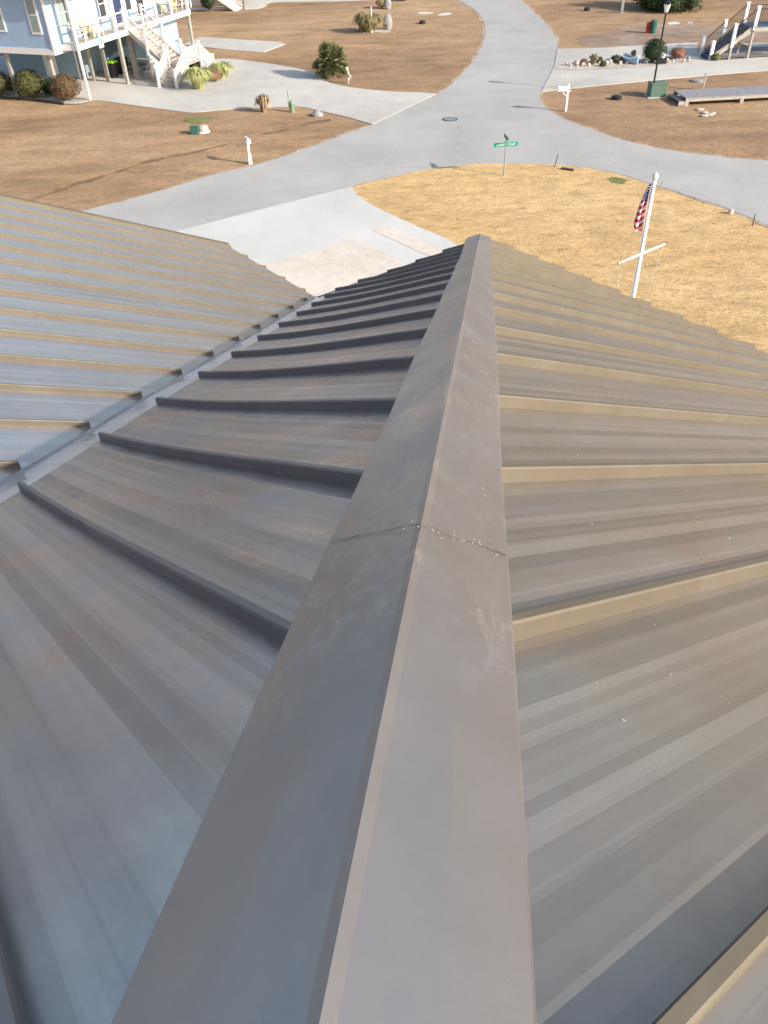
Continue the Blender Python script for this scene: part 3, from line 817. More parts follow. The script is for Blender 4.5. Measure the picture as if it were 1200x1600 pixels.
for x0, x1 in ((.09, ST0 - .06), (ST1 + .06, 12.8)):
    bb('handrail', x0, x1, .03, .11, DZ + .93, DZ + 1.0, 'white')
    m = MB()
    for z in (.2, .38, .56, .74): m.bar(B(x0, .07, DZ + z), B(x1, .07, DZ + z), .012, .012)
    m.build('rail_cable', M['galv'], bh)
bb('handrail', .02, .1, .15, BW - .01, DZ + .93, DZ + 1.0, 'white')
# windows
def win_front(p0, p1, glass='glass', sash=True, name='window'):
    (a0, z0), (a1, z1) = plane_b(*p0, BW), plane_b(*p1, BW)
    a0, a1 = min(a0, a1), max(a0, a1); z0, z1 = min(z0, z1), max(z0, z1); z1 = min(z1, HT - .5); z0 = max(z0, DZ + .02)
    f = bb(name, a0 - .09, a1 + .09, BW - .045, BW - .003, z0 - .1, z1 + .1, 'white')
    bb('pane' if name == 'window' else 'door_leaf', a0, a1, BW - .053, BW - .046, z0, z1, glass, f)
    if sash: bb('sash_bar', a0, a1, BW - .062, BW - .054, (z0 + z1) / 2 - .03, (z0 + z1) / 2 + .03, 'white', f)
    return f
def win_side(p0, p1, glass='glasspale'):
    (b0, z0), (b1, z1) = plane_a(*p0, AW), plane_a(*p1, AW)
    b0, b1 = min(b0, b1), max(b0, b1); z0, z1 = min(z0, z1), max(z0, z1)
    f = bb('window', AW - .045, AW - .003, b0 - .1, b1 + .1, z0 - .12, z1 + .1, 'white')
    bb('pane', AW - .053, AW - .046, b0, b1, z0, z1, glass, f)
    bb('sash_bar', AW - .062, AW - .054, b0, b1, (z0 + z1) / 2 - .03, (z0 + z1) / 2 + .03, 'white', f)
    return f
# measured sizes: bottom sill centre pixel and width/height in metres
def wf(px, py, wd, ht, **k):
    a, z = plane_b(px, py, BW); f = None
    a0, a1, z0, z1 = a - wd / 2, a + wd / 2, max(z, DZ + .02), min(max(z, DZ + .02) + ht, HT - .5)
    name = k.get('name', 'window')
    f = bb(name, a0 - .1, a1 + .1, BW - .045, BW - .003, z0 - .1 if name == 'window' else z0, z1 + .1, 'white')
    bb('pane' if name == 'window' else 'door_leaf', a0, a1, BW - .053, BW - .046, z0, z1, k.get('glass', 'glass'), f)
    if name == 'window': bb('sash_bar', a0, a1, BW - .062, BW - .054, (z0 + z1) / 2 - .03, (z0 + z1) / 2 + .03, 'white', f)
    else: bb('threshold', a0 - .1, a1 + .1, BW - .12, BW - .046, z0 - .0, z0 + .05, 'deck', f)
    return f
def wsd(px, py, wd, ht):
    b, z = plane_a(px, py, AW)
    b0, b1, z0, z1 = b - wd / 2, b + wd / 2, z, z + ht
    f = bb('window', AW - .045, AW - .003, b0 - .1, b1 + .1, z0 - .12, z1 + .1, 'white')
    bb('pane', AW - .053, AW - .046, b0, b1, z0, z1, 'glasspale', f)
    bb('sash_bar', AW - .062, AW - .054, b0, b1, (z0 + z1) / 2 - .03, (z0 + z1) / 2 + .03, 'white', f)
wsd(58.5, 50, .55, 1.75); wsd(2, 46, .62, 1.75)
# wf measured calls are placed after a first look
wf(101, 42, .55, 1.5, glass='glasspale'); wf(109, 40, .4, 1.5)
wf(162, 27, .6, 1.5); wf(188, 36, .85, 2.05, name='door', glass='doorblue'); wf(201, 15, .6, 1.5); wf(221, 22, .8, 2.0, name='door', glass='glass'); wf(270, 8, .8, 1.5)
# ground level
bb('enclosure_wall', 4.8, 4.95, 4.25, 10.3, 0.05, 2.58, 'blue2')
bb('enclosure_wall', 4.95, 8.2, 4.25, 4.4, 0.05, 2.58, 'blue2')
bb('enclosure_wall', 8.2, 8.35, 1.0, 4.4, 0.05, 2.58, 'blue2')
bb('enclosure_wall', 8.2, 12.4, .85, 1.0, 0.05, 2.58, 'blue')
bb('enclosure_trim', 4.76, 4.8, 4.2, 4.32, 0.05, 2.58, 'white')
bb('enclosure_door', 4.76, 4.797, 6.0, 7.0, 0.08, 2.2, 'white')
bb('enclosure_panel', 8.6, 9.3, .82, .848, 0.3, 2.3, 'white')
def post(a, b, z1, r=.11, mat='pile', name='pile'):
    m = MB(); m.box(B(a, b, z1 / 2), (r * 2, r * 2, z1), ea, eb, ez); return m.build(name, M[mat], bh)
for a, b in ((AW + .2, 8.4), (AW + .2, 5.1), (AW + .2, 1.9), (4.64, 1.91), (4.6, 3.0), (5.0, 4.0), (12.3, 1.2)): post(a, b, 2.58, .1)
for a, b in ((4.29, .15), (12.9, .1)): post(a, b, 2.74, .1)
post(5.8, .36, 2.74, .15)
bb('downspout', -.17, -.04, -.1, .02, .04, HT - .5, 'white')
# stairs
def railing(A, B_, parent, bal=True, hh=.9, name='stair_railing', mat='white', balmat=None, sp=.13):
    A, B_ = Vector(A), Vector(B_); m = MB()
    m.bar(A + ez * hh, B_ + ez * hh, .09, .05); m.bar(A + ez * .1, B_ + ez * .1, .05, .05)
    L = (B_ - A).length; n = max(2, int(L / sp))
    for i in range(1, n):
        p = A.lerp(B_, i / n); m.bar(p + ez * .1, p + ez * (hh - .02), .035, .035, up=(1, 0, 0))
    return m.build(name, M[mat], parent)
def flight(P0_, dvec, wvec, wd, z_top, n, rise, run, parent, mat='deck', stringer='oldwood', name='tread'):
    m = MB()
    for i in range(n):
        c = P0_ + dvec * (run * (i + .5)); c = Vector((c.x, c.y, z_top - rise * (i + 1) - .02))
        m.box(c, (run + .02, wd, .04), dvec, wvec, ez)
        m.box(Vector((c.x, c.y, c.z + rise / 2 + .0)) - dvec * (run / 2 - .01), (.015, wd, rise - .05), dvec, wvec, ez)
    o = m.build('treads', M[mat], parent)
    m = MB()
    for s in (-1, 1):
        a = P0_ + wvec * (wd / 2 + .03) * s; a = Vector((a.x, a.y, z_top - .18)); b = a + dvec * run * n; b.z = z_top - rise * n - .12
        m.bar(a, b, .05, .26)
    m.build('stringer', M[stringer], parent)
st = bh
D1 = -eb
N1, RI1, RU1 = 11, (DZ - 1.1) / 11, 2.45 / 11
flight(B((ST0 + ST1) / 2, -.06, 0), D1, ea, ST1 - ST0 - .1, DZ, N1, RI1, RU1, st)
LB0, LB1 = -2.51, -3.85
bb('landing', ST0 + .3, ST1 + .1, LB1, LB0, 1.02, 1.1, 'deck')
flight(B(ST0 + .3, (LB0 + LB1) / 2, 0), -ea, eb, 1.25, 1.1, 6, 1.06 / 6, .26, st)
flight(B(ST1 + .1, (LB0 + LB1) / 2, 0), ea, eb, 1.25, 1.1, 6, 1.06 / 6, .26, st)
def newel(a, b, z0, z1, r=.07, mat='white'):
    m = MB(); m.box(B(a, b, (z0 + z1) / 2), (2 * r, 2 * r, z1 - z0), ea, eb, ez); m.box(B(a, b, z1 + .02), (2 * r + .05, 2 * r + .05, .04), ea, eb, ez)
    return m.build('newel_post', M[mat], bh)
for a in (ST0 - .03, ST1 + .03):
    newel(a, 0.07, DZ + .011, DZ + 1.08); newel(a, -1.3, 1.6, 3.1); post(a, -1.3, 1.6, .06); newel(a, LB0 + .03 if a < 6 else LB0 + .03, .9, 2.2)
    z = lambda b: DZ + b * (DZ - 1.1) / 2.45
    railing(B(a, -.08, z(-.08)), B(a, -1.24, z(-1.24)), bh); railing(B(a, -1.37, z(-1.37)), B(a, LB0 + .1, z(LB0 + .1)), bh)
for a, b, z0, z1 in ((ST0 + .3, LB1, 0, 2.12), (ST1 + .1, LB1, 0, 2.12), (ST0 + .3 - 1.56, LB1, 0, 1.1), (ST0 + .3 - 1.56, LB0, 0, 1.1), (ST1 + 1.66, LB1, 0, 1.1), (ST1 + 1.66, LB0, 0, 1.1), (ST0 + .3, LB0, 0, 2.12), (ST1 + .1, LB0, 0, 2.12)): newel(a, b, z0, z1)
railing(B(ST0 + .37, LB1, 1.1), B(ST1 + .03, LB1, 1.1), bh)
for b in (LB0, LB1):
    railing(B(ST0 + .23, b, 1.05), B(ST0 + .3 - 1.5, b, .1), bh); railing(B(ST1 + .17, b, 1.05), B(ST1 + 1.6, b, .1), bh)

# porch furniture
def adirondack(a, b, z, ang, mat, label):
    base = B(a, b, z)
    t = thing('adirondack_chair', label, 'chair', base, 'slatted chairs on the blue house porch')
    d = Vector((math.cos(ang), math.sin(ang), 0)); s = Vector((-d.y, d.x, 0))
    def P(x, y, zz): return base + d * x + s * y + ez * zz
    m = MB()
    for i in range(5): m.bar(P(.3, -.22 + i * .11, .36), P(-.28, -.22 + i * .11, .24), .09, .02)
    m.build('seat', M[mat], t)
    m = MB()
    for i in range(5): m.bar(P(-.26, -.24 + i * .12, .24), P(-.58, -.28 + i * .14, 1.0 - abs(i - 2) * .06), .1, .02, up=d)
    m.build('backrest', M[mat], t)
    for k in (-1, 1):
        m = MB(); m.bar(P(.38, k * .33, .56), P(-.4, k * .33, .54), .12, .025); m.build('armrest', M[mat], t)
        for x in (.28, -.32):
            m = MB(); m.bar(P(x, k * .3, 0), P(x, k * .3, .53), .06, .05, up=(1, 0, 0)); m.build('leg', M[mat], t)
    return t
def deckspot(px, py, bmin=.3, bmax=.85):
    p = G(px, py, DZ) - O; return p.dot(ea), max(bmin, min(bmax, p.dot(eb)))
fa = math.atan2(-eb.y, -eb.x)
for (px, py, mat, lab, da) in ((104, 62, 'white', 'white slatted chair on the porch in front of the paired windows', .5), (128, 57, 'yellow', 'pale yellow slatted chair beside the thick white corner column', .1), (139, 55, 'white', 'white slatted chair right of the yellow one by the corner column', -.4),
                               (236, 20, 'yellow', 'pale yellow slatted chair right above the stair opening', .3), (257, 16, 'yellow', 'pale yellow slatted chair midway between stairs and porch end', -.2), (283, 11, 'white', 'white slatted chair at the far right end of the porch', .5)):
    a, b = deckspot(px, py); adirondack(a, .62, DZ, fa + da, mat, lab)
# plaque on the deck fascia
a, z = plane_b(157, 67, -.07)
t = thing('house_plaque', 'small aqua and cream plaque hung on the white deck edge', 'plaque', B(a, -.09, z))
m = MB(); m.box(B(a, -.09, z + .14), (.4, .03, .26), ea, eb, ez); m.build('plaque_top', M['plaque'], t)
m = MB(); m.box(B(a, -.09, z - .13), (.46, .03, .26), ea, eb, ez); m.build('plaque_bottom', M['cream'], t)
# bins under the house
def bin_(px, py, lid, label):
    b = G(px, py); b.z = .04
    t = thing('wheelie_bin', label, 'bin', b, 'wheeled bins under the blue house')
    m = MB()
    v0 = [(-.22, -.25), (.22, -.25), (.22, .25), (-.22, .25)]
    m.add([b + ea * x + eb * y + ez * .04 for x, y in v0] + [b + ea * x * 1.3 + eb * y * 1.3 + ez * .92 for x, y in v0], [(0, 1, 5, 4), (1, 2, 6, 5), (2, 3, 7, 6), (3, 0, 4, 7), (3, 2, 1, 0)])
    m.build('body', M['black'], t)
    m = MB(); m.box(b + ez * .95, (.64, .72, .07), ea, eb, ez); m.box(b + ez * 1.0, (.5, .5, .05), ea, eb, ez); m.build('lid', M[lid], t)
    for k in (-1, 1):
        m = MB(); m.tube([b + ea * .2 * k + eb * .3 + ez * .1, b + ea * .26 * k + eb * .3 + ez * .1], .1, 12); m.build('wheel', M['black'], t)
bin_(178, 122, 'lime', 'black wheeled bin with a bright lime green lid'); bin_(194, 116, 'black', 'all black wheeled bin right of the lime lidded one')
# picnic table
b = G(222, 113); b.z = .04
t = thing('picnic_table', 'weathered picnic table in the shade under the porch stairs', 'table', b)
m = MB()
for i in range(5): m.bar(b + ea * (-.32 + .16 * i) - eb * .9 + ez * .74, b + ea * (-.32 + .16 * i) + eb * .9 + ez * .74, .14, .04)
m.build('tabletop', M['oldwood'], t)
for k in (-1, 1):
    m = MB(); m.bar(b + ea * .72 * k - eb * .9 + ez * .44, b + ea * .72 * k + eb * .9 + ez * .44, .26, .04); m.build('bench_seat', M['oldwood'], t)
    m = MB(); m.bar(b + eb * .65 * k - ea * .75, b + eb * .65 * k + ea * .3 + ez * .72, .05, .1); m.bar(b + eb * .6 * k + ea * .75, b + eb * .6 * k - ea * .3 + ez * .72, .05, .1); m.bar(b + eb * .57 * k - ea * .8 + ez * .4, b + eb * .57 * k + ea * .8 + ez * .4, .05, .1); m.build('leg', M['oldwood'], t)
# planting bed at the house corner
bed = sheet('shell_bed', [(-60, 152), (0, 153), (60, 158), (100, 163), (128, 163), (140, 159), (132, 154), (100, 151), (50, 146), (0, 142), (-60, 141)], 0.05, M['mulch'], .03, .3)
c = spline([G(*p) for p in ((-60, 153), (0, 154), (60, 159), (100, 164), (126, 164.5))], False, 1.0)
m = MB()
for i in range(len(c) - 1): m.bar(c[i] + ez * .07, c[i + 1] + ez * .07, .12, .14)
single(m, 'bed_edging', M['edging'], 'dark timber edging in front of the round bushes', 'edging', c[0])
GB = 'clipped round bushes before the blue house'
bush('round_bush', (2, 151), 1.9, 1.45, 'bush', 'round green bush cut by the left edge of the photo', group=GB, n=2200)
bush('round_bush', (52, 154), 2.15, 1.65, 'bush', 'largest round olive green bush between two dark small shrubs', group=GB, n=2600)
bush('round_bush', (107, 158), 2.0, 1.5, 'bushbrown', 'round bronze brown bush next to the downspout at the house corner', group=GB, n=2400)
bush('small_shrub', (29, 146), 1.1, 1.0, 'bushdark', 'dark low shrub between the left cut bush and the largest bush', n=900)
bush('small_shrub', (82, 151), 1.2, 1.05, 'bushdark', 'dark low shrub between the largest bush and the bronze bush', n=900)
# grasses by the stair
grass_clump('grass_clump', (312, 139), 2.1, 1.25, 'grassclump', 'larger pale green fountain grass in front of the white stairs', n=900, blade=.02)
grass_clump('grass_clump', (346, 123), 1.9, 1.0, 'grassclump', 'pale green fountain grass right of the russet bush', n=700, blade=.02)
bush('small_shrub', (337, 128), .95, .8, 'redleaf', 'small russet bush between the two fountain grasses', n=700, leaf=.08)
bush('small_shrub', (309, 118), 1.4, 1.2, 'bush', 'olive shrub tucked under the white stair landing', n=900)

# ------------------------------------------------------------ neighbour house behind
A0 = G(286, 16); A1 = G(379, 15)
u_ = (A1 - A0); Ln = u_.length; u_.normalize(); v_ = Vector((-u_.y, u_.x, 0))
gh = thing('grey_house', 'pale grey raised house cut by the top edge behind the brown lawn', 'house', A0)
def gb(name, x0, x1, y0, y1, z0, z1, mat, parent=None):
    m = MB(); m.box(A0 + u_ * (x0 + x1) / 2 + v_ * (y0 + y1) / 2 + ez * (z0 + z1) / 2, (abs(x1 - x0), abs(y1 - y0), z1 - z0), u_, v_, ez)
    return m.build(name, M[mat], parent or gh)
gb('base_beam', -14, Ln - 1.2, -.02, .1, .0, .22, 'white')
for i in range(8):
    x = -12 + i * (Ln + 10.4) / 7
    gb('pile', x - .12, x + .12, .1, .32, 0, 2.8, 'oldwood')
m = MB()
for i in range(11): m.bar(A0 + u_ * -14 + v_ * .45 + ez * (.35 + .2 * i), A0 + u_ * (Ln - 1.4) + v_ * .45 + ez * (.35 + .2 * i), .02, .12)
m.build('slat_screen', M['white'], gh)
gb('wall', -14, Ln - 1.2, 1.2, 10, 2.9, 6.5, 'oldwood')
gb('deck_floor', -14, Ln - 1.0, -.2, 1.2, 2.75, 2.9, 'white')
m = MB(); zt = 6.5
q = [A0 + u_ * x + v_ * y + ez * z for x, y, z in ((-14.5, -.2, zt), (Ln - .6, -.2, zt), (Ln - 4, 5.5, zt + 2.8), (-14.5, 5.5, zt + 2.8), (Ln - .6, 10.6, zt), (-14.5, 10.6, zt))]
m.add(q, [(0, 1, 2, 3), (3, 2, 4, 5), (1, 4, 2)]); m.build('roof', M['shingle'], gh)
flight(A0 + u_ * (Ln - 4.6) + v_ * -.1, u_, v_, 1.5, 2.9, 15, .19, .29, gh, 'white', 'white')
railing(A0 + u_ * (Ln - 4.6) - v_ * .85 + ez * 2.8, A0 + u_ * (Ln - .1) - v_ * .85 + ez * .1, gh)
railing(A0 + u_ * (Ln - 4.6) + v_ * .65 + ez * 2.8, A0 + u_ * (Ln - .1) + v_ * .65 + ez * .1, gh)
bush('small_shrub', (327, 18), 1.6, 2.0, 'bushdark', 'bluish dark shrub before the pale grey house at the top', n=700)

# ------------------------------------------------------------ small lawn items, left
def mailbox(px, py, h_, ang, label, arm):
    b = G(px, py); t = thing('mailbox', label, 'mailbox', b, 'white mailboxes by the road')
    d = Vector((math.cos(ang), math.sin(ang), 0)); s = Vector((-d.y, d.x, 0))
    m = MB(); m.box(b + ez * h_ * .45, (.11, .11, h_ * .9), d, s, ez)
    if not arm: m.box(b + ez * .22, (.17, .17, .44), d, s, ez)
    m.build('post', M['white'], t)
    c = b + ez * (h_ - .12) + d * (.0 if not arm else .3)
    m = MB(); vs = []; L = .54 if arm else .5; n = 10
    prof = [(-.1, -.1), (.1, -.1), (.1, .03)] + [(.1 * math.cos(math.pi * k / 8), .03 + .1 * math.sin(math.pi * k / 8)) for k in range(1, 8)] + [(-.1, .03)]
    for x in (-L / 2, L / 2): vs += [c + d * x + s * y + ez * z for y, z in prof]
    k = len(prof); m.add(vs, [(i, (i + 1) % k, k + (i + 1) % k, k + i) for i in range(k)] + [tuple(range(k))[::-1], tuple(range(k, 2 * k))])
    m.build('box', M['white'], t)
    if arm:
        m = MB(); m.bar(b + ez * (h_ - .24) - d * .15, b + ez * (h_ - .24) + d * .6, .08, .05); m.bar(b + ez * (h_ - .55), b + ez * (h_ - .27) + d * .3, .06, .05); m.box(b + ez * (h_ + .0), (.13, .13, .22), d, s, ez); m.build('arm', M['white'], t)
mailbox(391, 256, 1.2, math.radians(115), 'white mailbox on a stout sleeved post beside the left road', False)
mailbox(884, 174, 1.28, math.radians(178), 'white mailbox hung from an arm at the mouth of the right driveway', True)
# utility boxes
b = G(305, 209); t = thing('utility_box', 'small dark green utility box on the brown lawn', 'utility box', b)
m = MB(); m.box(b + ez * .17, (.42, .36, .34)); m.build('body', M['tealgreen'], t, bevel=.02)
m = MB(); m.box(b + ez * .365, (.46, .4, .05)); m.build('lid', M['tealgreen'], t, bevel=.015)
b = G(318, 206); t = thing('meter_cover', 'pale grey domed cover right of the small green utility box', 'utility cover', b)
m = MB(); m.tube([b + ez * 0, b + ez * .2, b + ez * .32, b + ez * .37], [.3, .3, .24, .08], 14); m.build('dome', M['oldwood'], t, smooth=False)
m = MB(); m.tube([b + ez * 0, b + ez * .06], [.36, .34], 14); m.build('rim', M['white'], t)
# green hydrant with marker rod
def hydrant(px, py, mat, label, h_=.75, rod=None, cat='hydrant'):
    b = G(px, py); t = thing('fire_hydrant', label, cat, b)
    m = MB(); m.tube([b, b + ez * .05, b + ez * .06, b + ez * h_ * .6, b + ez * h_ * .62, b + ez * h_ * .68, b + ez * h_ * .9, b + ez * h_], [.17, .17, .11, .11, .15, .15, .1, .03], 14); m.build('barrel', M[mat], t)
    for k in (-1, 1):
        m = MB(); m.tube([b + Vector((k * .08, 0, h_ * .5)), b + Vector((k * .2, 0, h_ * .5))], .06, 10); m.build('nozzle', M[mat], t)
    if rod:
        m = MB(); m.tube([b + Vector((-.16, 0, 0)), b + Vector((-.18, 0, rod))], .03, 6); m.build('marker_rod', M['hydgreen'], t)
hydrant(457, 175, 'hydgreen', 'green hydrant with a marker rod at the driveway edge', .65, 1.15)
hydrant(1011, 52, 'red', 'bright red hydrant beyond the right garden bed', .8)
b = G(1019, 52); m = MB(); m.tube([b, b + ez * .1, b + ez * .8, b + ez * .9], [.24, .26, .28, .15], 12)
single(m, 'dark_drum', M['tealgreen'], 'dark blue green drum beside the red hydrant', 'drum', b)
# dead shrub
grass_clump('dead_plant', (413, 175), 1.0, .95, 'deadfrond', 'withered tan palm-like plant at the driveway edge', n=160, blade=.03, cat='plant', droop=.7)
b = G(496, 181); m = MB(); m.tube([b, b + ez * .12, b + ez * .3], [.34, .34, .1], 9)
single(m, 'rock', M['greyrock'], 'dark grey stone in the lawn point between driveway and road', 'rock', b)
# palm
b = G(517, 121)
t = thing('palm', 'short green fan palm with dry skirt beside the curved driveway', 'palm tree', b)
m = MB(); m.tube([b, b + ez * .4 + Vector((.03, 0, 0)), b + ez * .9], [.26, .22, .18], 12)
r = random.Random(4)
for i in range(40):
    a = r.random() * 6.28; z = .1 + .8 * r.random(); d = Vector((math.cos(a), math.sin(a), 0)); m.bar(b + ez * z + d * .17, b + ez * (z + .2) + d * .34, .06, .03)
m.build('trunk', M['trunk'], t)
def fan(mb, base, a, el, L, R_, r, nb=15):
    d = Vector((math.cos(a) * math.cos(el), math.sin(a) * math.cos(el), math.sin(el)))
    mid = base + d * L; s = Vector((-math.sin(a), math.cos(a), 0)); up = s.cross(d).normalized() * -1
    mb.bar(base, mid, .025, .015)
    for k in range(nb):
        th = math.radians(-105 + 210 * k / (nb - 1)); rr_ = R_ * (.85 + .3 * r.random()) * (1 - .25 * abs(math.sin(th / 1.4)) ** 3)
        e = d * math.cos(th) + s * math.sin(th); tip = mid + e * rr_ - ez * (rr_ * .3 * r.random() + .04); q = mid + e * rr_ * .55
        n_ = e.cross(up).normalized() * .035
        mb.add([mid - n_ * .4, mid + n_ * .4, q + n_, tip, q - n_], [(0, 1, 2, 3, 4)])
cr, dd = MB(), MB()
for i in range(74):
    el = math.radians(r.uniform(-25, 80)); fan(cr, b + ez * (.8 + r.random() * .2), r.random() * 6.283, el, .62 + .2 * r.random(), .6, r)
cr.build('frond_crown', M['palm'], t)
for i in range(16):
    fan(dd, b + ez * (.6 + r.random() * .3), r.random() * 6.283, math.radians(r.uniform(-55, -20)), .4 + .2 * r.random(), .5, r, 11)
dd.build('dead_skirt', M['deadfrond'], t)
b = G(544, 130); t = thing('buoy_post', 'short post hung with pale rope floats right of the palm', 'post', b)
m = MB(); m.tube([b, b + ez * .95], .06, 8); m.build('post', M['oldwood'], t)
for i, (dx, z) in enumerate(((-.05, .85), (.04, .6), (.14, .4), (.02, .25))):
    c = b + Vector((dx, -.1, z)); m = MB(); m.tube([c - ez * .11, c - ez * .06, c + ez * .06, c + ez * .11], [.03, .07, .07, .03], 10); m.build('float', M['rope'], t)

# upper middle planted island
tag(sheet('sand', [(566, 52), (585, 51), (604, 52), (610, 48), (590, 46), (572, 48)], .02, M['mulch'], .1, .3), kind='structure')
grass_clump('grass_clump', (577, 50), 2.6, 1.3, 'tangrass', 'wide tan grass around the white stake on the upper lawn', n=700, blade=.03)
grass_clump('grass_clump', (565, 50), 1.0, 1.4, 'tangrass', 'narrow upright brown grass at the left end of the stake bed', n=350, blade=.03)
b = G(581, 51); m = MB(); m.tube([b, b + ez * 1.75, b + ez * 1.8], [.06, .055, .02], 8)
single(m, 'white_stake', M['white'], 'white stake standing in tan grass on the upper lawn', 'post', b)
def rock(px, py, w_, h_, mat, label, seed=1, group=None, dz=0):
    b = G(px, py); b.z = dz; m = MB(); core_blob(m, b + ez * h_ * .4, (w_ / 2, w_ * .38, h_ * .62), k=1.0, seed=seed)
    return single(m, 'rock', M[mat], label, 'rock', b, group)
rock(606, 46, .75, 1.15, 'greyrock', 'upright grey boulder at the right end of the stake bed', 3)
rock(606, 14, .7, .8, 'greyrock', 'grey boulder by the pale bush at the top of the lawn', 4)
bush('small_shrub', (597, 13), 1.3, .9, 'tangrass', 'pale olive bush beside the grey boulder at the top', n=400)
bush('small_shrub', (633, 1), 1.5, 1.0, 'bushdark', 'small dark bush cut by the top edge of the photo', n=500)
b = G(660, 37); m = MB(); m.tube([b, b + ez * .2, b + ez * .25], [.3, .28, .1], 10); single(m, 'drain_cap', M['black'], 'black cap on the upper lawn left of the road bend', 'cap', b)
sheet('sand', [(653, 20), (662, 19), (675, 19.5), (677, 21.5), (665, 23), (654, 22)], .02, M['sand'], .06, .3)
sheet('sand', [(683, 23), (693, 21), (704, 20), (705, 23), (696, 25), (685, 24.5)], .02, M['sand'], .08, .3)
b = G(703, 187); b.z = .026; t = thing('manhole_cover', 'dark iron manhole cover in the road junction', 'manhole', b)
m = MB(); m.tube([b, b + ez * .012], .34, 24); m.build('lid', M['galv'], t)
m = MB(); m.tube([b - ez * .002, b + ez * .006], .42, 24); m.build('frame', M['iron'], t)

# ------------------------------------------------------------ street name sign
b = G(787, 275); hs = height((787, 275), (792, 213))
t = thing('street_sign', 'green street name sign on a thin galvanised post in the straw lawn', 'sign', b)
m = MB(); m.tube([b, b + ez * hs], .028, 8); m.build('post', M['galv'], t)
sx = (G(805, 224, hs * .82) - G(778, 226, hs * .82)).normalized(); sy = Vector((-sx.y, sx.x, 0))
zc = hs * .8
m = MB(); m.box(b + ez * zc, (1.12, .012, .17), sx, sy, ez); pl = m.build('name_plate', M['signgreen'], t)
m = MB(); r = random.Random(9); x = -.44
while x < .44:
    wd = .035 + .02 * r.random()
    if abs(x) > .06:
        m.bar(b + ez * (zc - .045) + sx * x - sy * .0075, b + ez * (zc + .045) + sx * x - sy * .0075, .014, .003, up=sy)
        m.bar(b + ez * (zc + r.choice([-.04, 0, .04])) + sx * x - sy * .0075, b + ez * (zc + .0) + sx * (x + wd) - sy * .0075, .014, .003, up=sy)
    x += wd + .025
m.build('lettering', M['flagwhite'], pl)
m = MB(); m.box(b + ez * (zc + .14), (.05, .05, .14), sx, sy, ez); m.build('bracket', M['tealgreen'], t)
m = MB(); m.box(b + ez * (zc + .3), (.012, .75, .15), sx, sy, ez); m.build('cross_plate', M['signgreen'], t)
# survey stakes
for (px, py, tx, ty, lab) in ((866, 262, 872, 241, 'leaning dark stake at the road edge above the straw lawn'), (1175, 354, 1180, 334, 'thin dark stake at the road edge near the right photo edge'), (1027, 297, 1036, 283, 'short grey stake behind the flagpole top')):
    b = G(px, py); h_ = height((px, py), (tx, ty)); tp = G(tx, ty, h_); m = MB(); m.tube([b, (b + tp) / 2 + Vector((.01, 0, 0)), tp], [.022, .018, .015], 6)
    single(m, 'survey_stake', M['iron'] if px != 1027 else M['galv'], lab, 'stake', b, 'stakes along the straw lawn edge')
m = MB(); A_ = G(877, 263, .06); B_ = G(896, 266, .06); m.bar(A_, B_, .12, .1)
single(m, 'driftwood', M['trunk'], 'dark length of wood lying along the straw lawn edge', 'log', A_)
rock(1141, 335, .24, .2, 'rock', 'small pale stone at the road edge right of the flagpole', 6, dz=.02)

# ------------------------------------------------------------ flagpole
FB = (945, 700); b = G(*FB); hp = height(FB, (1026, 274))
t = thing('flagpole', 'tall white nautical flagpole with a slanted yardarm', 'flagpole', b)
m = MB(); m.tube([b, b + ez * hp * .5, b + ez * (hp - .1)], [.066, .055, .036], 16); m.build('mast', M['white'], t, smooth=True)
m = MB(); c = b + ez * (hp - .02); m.tube([c - ez * .08, c - ez * .05, c, c + ez * .05, c + ez * .08], [.02, .05, .062, .045, .01], 14); m.build('finial', M['white'], t, smooth=True)
hy = height(FB, (1005, 397)); Y0, Y1 = G(968, 412, hy), G(1040, 382, hy); cy = b + ez * hy
dy = (Y1 - Y0).normalized(); l0 = (Y0 - cy).length; l1 = (Y1 - cy).length
m = MB(); m.tube([cy - dy * l0, cy, cy + dy * l1], [.022, .029, .022], 12); m.build('yardarm', M['white'], t, smooth=True)
for P_, Q in ((cy - dy * l0 * .97, b + ez * .9), (cy + dy * l1 * .93, b + ez * .9), (b + ez * (hp - .2) + Vector((-.07, -.05, 0)), b + ez * 1.2 + Vector((-.07, -.05, 0)))):
    m = MB(); m.tube([P_, Q], .006, 5); m.build('halyard', M['rope'], t)
b2 = b
# flag: draped, hanging folds
z1, z0 = height(FB, (1021, 287)), height(FB, (1009, 349)) - .05
fl = thing('flag', 'stars and stripes flag hanging limp on the white flagpole', 'flag', b2 + ez * z0)
lft = Vector((-RT[0], -RT[1], 0)).normalized(); fwd = Vector((lft.y, -lft.x, 0))
nu, nv = 30, 56
def flag_pt(u, v):
    # u: 0 at the halyard to 1 at the fly, v: 0 top to 1 bottom of the hanging cloth
    spread = (.04 + .21 * v ** .8)
    x = .055 + spread * (u + .10 * math.sin(u * 9 + v * 2) * v)
    y = .05 * math.sin(u * 13 + v * 3.2) * (.25 + .9 * v) - .03 * u
    z = -(v * (z1 - z0)) - (.10 * math.sin(u * math.pi * 1.5)) * v - .05 * v * u
    return b2 + ez * z1 + lft * x + fwd * y + ez * z
parts = {'canton': MB(), 'red_stripes': MB(), 'white_stripes': MB()}
